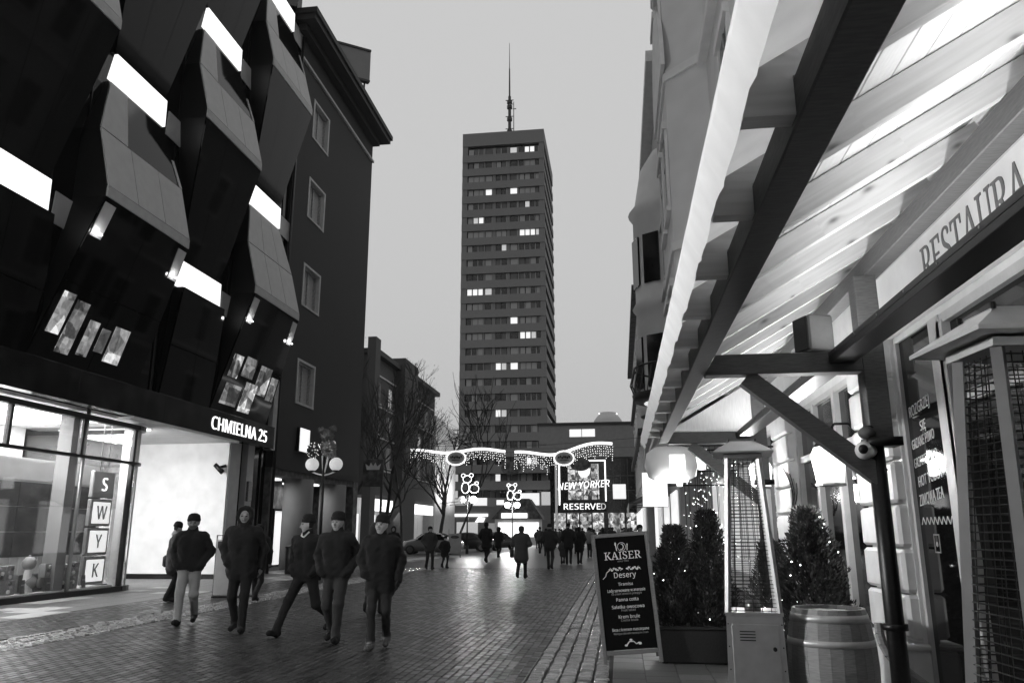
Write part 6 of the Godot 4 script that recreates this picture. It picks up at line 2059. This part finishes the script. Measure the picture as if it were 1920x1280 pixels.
func make_people():
	var N := 0.016
	# five men walking abreast towards the camera
	var g := "men walking in a row towards the camera"
	person("man in black padded jacket, beanie and pale jeans, hands in pockets", Vector3(-7.25, 0, -12.95), 0.30, {h = 1.80, stride = 0.42, lead = -1.0, puff = 1.17, coat = 0.84, trousers = 0.42, leg = 1.12, cell = N, beard = true, turn = 0.1, group = g, skin = 0.4})
	person("tall man in dark hooded parka with hood up", Vector3(-5.88, 0, -12.05), 0.22, {h = 1.88, stride = 0.30, lead = 1.0, puff = 1.12, coat = 0.74, hat = "hood", jacket = 0.013, trousers = 0.010, cell = N, arms = "left_hang", turn = 0.05, group = g, skin = 0.4})
	var m3 := person("man in black coat looking aside with one leg striding far ahead", Vector3(-4.78, 0, -11.95), -0.25, {h = 1.83, stride = 0.78, lead = -1.0, puff = 1.06, coat = 0.80, jacket = 0.009, trousers = 0.009, cell = N, turn = -0.75, cross = -0.10, group = g, skin = 0.55, scarf = 0.008})
	var cb := B.new(true)
	cb.tube([Vector3(-0.075, 1.50, 0.05), Vector3(-0.04, 1.44, 0.135), Vector3(0.02, 1.42, 0.15), Vector3(0.075, 1.50, 0.10)], 0.012, 6)
	put("shirt_collar", cb, "print_white", m3)
	person("man in dark jacket and grey trousers fourth in the row", Vector3(-4.02, 0, -11.15), 0.05, {h = 1.77, stride = 0.36, lead = 1.0, puff = 1.1, coat = 0.84, jacket = 0.014, trousers = 0.045, leg = 1.1, cell = N, turn = -0.25, group = g, skin = 0.52})
	person("man in long dark jacket and light soled shoes nearest the menu board", Vector3(-3.24, 0, -10.72), 0.12, {h = 1.71, stride = 0.26, lead = -1.0, puff = 1.1, coat = 0.68, jacket = 0.011, trousers = 0.03, shoes = 0.16, cell = N, arms = "left_hang", glove = 0.012, turn = -0.35, nod = -0.04, group = g, skin = 0.55})
	# behind them
	var w := person("woman in grey coat, pale scarf and dark boots by the shop corner", Vector3(-9.95, 0, -17.0), 2.1, {h = 1.70, stride = 0.10, puff = 1.08, coat = 0.62, jacket = 0.07, trousers = 0.008, scarf = 0.4, cell = N, arms = "bag", nod = 0.35})
	bit("shoulder_bag", "bag_leather", w, func(b):
		b.bevel(Vector3(0.30, 0.86, -0.05), Vector3(0.14, 0.26, 0.32), 0.04)
		b.tube([Vector3(0.28, 0.98, -0.1), Vector3(0.17, 1.42, 0.0), Vector3(0.26, 0.98, 0.1)], 0.012, 5), true)
	person("person walking away half hidden behind the hooded man", Vector3(-8.05, 0, -17.2), 3.3, {h = 1.70, stride = 0.55, lead = 1.0, puff = 1.1, coat = 0.7, cell = 0.022, hat = "hair", arms = "hang"})
	var fw := person("person in large fur hood and white shouldered coat seen from behind", Vector3(-4.62, 0, -14.9), 3.2, {h = 1.66, stride = 0.5, lead = -1.0, puff = 1.25, coat = 0.80, cell = 0.018, hat = "fur", hood_tone = 0.06})
	bit("pale_yoke", "scarf_pale", fw, func(b):
		for e in [-1, 1]:
			b.hexa([Vector3(0.02 * e, 1.28, -0.18), Vector3(0.17 * e, 1.31, -0.16), Vector3(0.20 * e, 1.36, -0.02), Vector3(0.02 * e, 1.40, -0.05), Vector3(0.02 * e, 1.34, -0.19), Vector3(0.16 * e, 1.38, -0.15), Vector3(0.19 * e, 1.42, -0.02), Vector3(0.02 * e, 1.43, -0.06)]))
	person("dark hooded person standing beyond the fifth man near the silver car", Vector3(-10.2, 0, -35.5), 0.2, {h = 1.72, stride = 0.2, puff = 1.15, coat = 0.7, hat = "hood", cell = 0.03, skin = 0.4})
	var grp := "pedestrians farther down the street"
	person("adult in grey coat beside a child on the open pavement", Vector3(-7.72, 0, -32.2), 0.5, {h = 1.72, stride = 0.35, puff = 1.15, coat = 0.72, jacket = 0.05, cell = 0.028, hat = "hair", group = grp})
	person("small child in dark jacket beside the adult in grey", Vector3(-7.40, 0, -33.6), 0.6, {h = 1.30, stride = 0.3, puff = 1.25, coat = 0.62, cell = 0.028, group = grp})
	person("tall man in long black coat walking away past the cars", Vector3(-6.62, 0, -39.5), 2.9, {h = 1.98, stride = 0.5, puff = 1.15, coat = 0.62, cell = 0.03, hat = "hair", group = grp})
	person("shorter person in black coat beside the tall man", Vector3(-7.2, 0, -47.4), 2.9, {h = 1.76, stride = 0.3, puff = 1.1, coat = 0.55, cell = 0.03, hat = "hood", group = grp})
	var fc := person("woman in shaggy mid-length coat walking away in the middle of the street", Vector3(-3.25, 0, -26.4), 3.05, {h = 1.70, stride = 0.48, lead = -1.0, puff = 1.3, coat = 0.58, jacket = 0.06, trousers = 0.008, flare = 0.12, cell = 0.022, hat = "hair", hat_grey = true, arms = "bag", group = grp})
	bit("handbag", "bag_leather", fc, func(b): b.bevel(Vector3(0.32, 0.80, 0.02), Vector3(0.10, 0.26, 0.30), 0.03), true)
	person("broad person in dark jacket walking away left of the couple", Vector3(-2.86, 0, -32.7), 3.1, {h = 1.80, stride = 0.4, puff = 1.3, coat = 0.80, jacket = 0.025, trousers = 0.03, cell = 0.03, group = grp})
	person("man in black with raised collar, left half of the dark couple", Vector3(-2.42, 0, -37.6), 3.2, {h = 1.86, stride = 0.4, puff = 1.25, coat = 0.7, cell = 0.03, group = grp})
	person("woman in black, right half of the dark couple", Vector3(-1.95, 0, -38.2), 3.05, {h = 1.72, stride = 0.35, puff = 1.25, coat = 0.6, cell = 0.03, hat = "hair", group = grp})
	person("child in grey jacket walking between the adults", Vector3(-2.75, 0, -38.4), 3.2, {h = 1.12, stride = 0.3, puff = 1.3, coat = 0.5, jacket = 0.06, cell = 0.03, hat_grey = true, group = grp})
	person("person in pale jacket walking alone behind the menu board", Vector3(-1.83, 0, -47.5), 3.1, {h = 1.74, stride = 0.3, puff = 1.1, coat = 0.85, jacket = 0.28, cell = 0.035, hat = "hair", arms = "bag", group = grp})
	var far := "distant crowd in front of the store"
	var X := [[-4.6, -50], [-5.6, -56], [-1.2, -55], [-0.6, -60], [0.1, -57], [-3.4, -62], [-2.4, -66], [-4.4, -70], [0.6, -64], [-1.6, -71]]
	var say := ["dark figure left of the couple, nearest of the distant crowd", "dark figure of the distant crowd before the bright kiosk", "dark figure just above the menu board's left corner", "dark figure above the middle of the menu board", "dark figure above the right corner of the menu board", "dark figure of the distant crowd below the lit frame's left side", "dark figure of the distant crowd below the lit store letters", "farthest dark figure left below the store letters", "dark figure nearest the right-hand shops in the distance", "farthest dark figure by the store entrance"]
	for i in 8:
		X.append([[-5.2, -3.9, -0.9, 0.3, -2.0, -3.0, -5.0, 0.9][i], [-61, -58, -66, -69, -60, -55, -66, -71][i]])
		say.append(["dark figure walking left of the kiosk front", "dark figure between kiosk and lit store letters", "small dark figure above the left part of the menu board", "small dark figure above the right part of the menu board", "dark figure right of the couple in the distance", "dark figure behind the couple in the middle distance", "small dark figure far left before the kiosk", "farthest small figure beside the right-hand shops"][i])
	for i in X.size():
		person(say[i], Vector3(X[i][0], 0, X[i][1]), rng.randf_range(2.6, 3.6), {h = rng.randf_range(1.62, 1.85), stride = rng.randf_range(0.2, 0.5), puff = rng.randf_range(1.1, 1.3), coat = rng.randf_range(0.6, 0.85), jacket = rng.randf_range(0.008, 0.03), cell = 0.045, hat = ["hair", "beanie", "hood"][i % 3], group = far})
	for q in [[-7.4, -72], [-6.1, -76], [-5.4, -74], [-3.6, -77], [-2.9, -73], [-1.9, -78], [-0.9, -75], [-4.9, -80]]:
		person("tiny dark figure in the farthest crowd before the store", Vector3(q[0], 0, q[1]), rng.randf_range(2.6, 3.6), {h = rng.randf_range(1.62, 1.85), stride = 0.3, puff = 1.2, coat = 0.7, jacket = rng.randf_range(0.01, 0.05), cell = 0.06, hat = "hair", group = "farthest crowd before the store"})
	person("person by the shop windows right of the menu board", Vector3(0.62, 0, -27.0), 0.4, {h = 1.72, stride = 0.3, puff = 1.15, coat = 0.7, cell = 0.03, hat = "hair", skin = 0.35})

# ---------------------------------------------------------------- what is left
func make_small_things():
	# advertising stand behind the group and a wheeled board by the cars
	var s := thing("pavement_stand", "pale advertising stand behind the man in pale jeans", "sign", Vector3(-9.15, 0, -18.4), "", 0.15)
	bit("panel", "stone", s, func(b): b.bevel(Vector3(0, 0.68, 0), Vector3(0.95, 1.28, 0.06), 0.01))
	bit("header", "display_panel", s, func(b): b.bevel(Vector3(0, 1.20, 0.035), Vector3(0.90, 0.16, 0.02), 0.004))
	bit("picture", "stone_dark", s, func(b):
		b.cyl(Vector3(-0.1, 0.62, 0.03), Vector3(-0.1, 0.62, 0.036), 0.13, 0.13, 16)
		b.cyl(Vector3(0.18, 0.36, 0.03), Vector3(0.18, 0.36, 0.036), 0.11, 0.11, 16))
	bit("rail", "steel", s, func(b):
		b.cyl(Vector3(-0.5, 1.42, 0), Vector3(0.5, 1.42, 0), 0.012, 0.012, 6)
		for e in [-0.49, 0.49]: b.cyl(Vector3(e, 0, 0), Vector3(e, 1.42, 0), 0.014, 0.014, 6))
	bit("foot", "steel_dark", s, func(b): b.box(Vector3(0, 0.02, 0), Vector3(0.9, 0.04, 0.4)))
	var w := thing("wheeled_board", "pale board on small wheels in front of the parked cars", "sign", Vector3(-9.85, 0, -47.5), "", 0.05)
	bit("panel", "stone", w, func(b): b.bevel(Vector3(0, 0.80, 0), Vector3(0.72, 1.15, 0.06), 0.01))
	bit("picture", "stone_dark", w, func(b): b.ball(Vector3(0, 1.18, 0.034), Vector3(0.26, 0.09, 0.008), 12, 6))
	bit("frame", "steel", w, func(b):
		for e in [-0.37, 0.37]: b.cyl(Vector3(e, 0.1, 0), Vector3(e, 1.65, 0), 0.015, 0.015, 6)
		b.cyl(Vector3(-0.4, 0.16, 0), Vector3(0.4, 0.16, 0), 0.02, 0.02, 6))
	for e in [-0.34, 0.34]:
		bit("wheel", "rubber", w, func(b): b.cyl(Vector3(e - 0.02, 0.07, 0.05), Vector3(e + 0.02, 0.07, 0.05), 0.07, 0.07, 10))
	# litter bin and bollards near the shop recess
	var n := thing("litter_bin", "dark litter bin by the pier of the brick house", "bin", Vector3(-11.6, 0, -27.6))
	bit("drum", "steel_dark", n, func(b): b.cyl(Vector3(0, 0.05, 0), Vector3(0, 0.95, 0), 0.24, 0.26, 16), true)
	bit("lid", "black_metal", n, func(b): b.lathe([Vector2(0.28, 0.95), Vector2(0.28, 1.0), Vector2(0.01, 1.08)], 16))
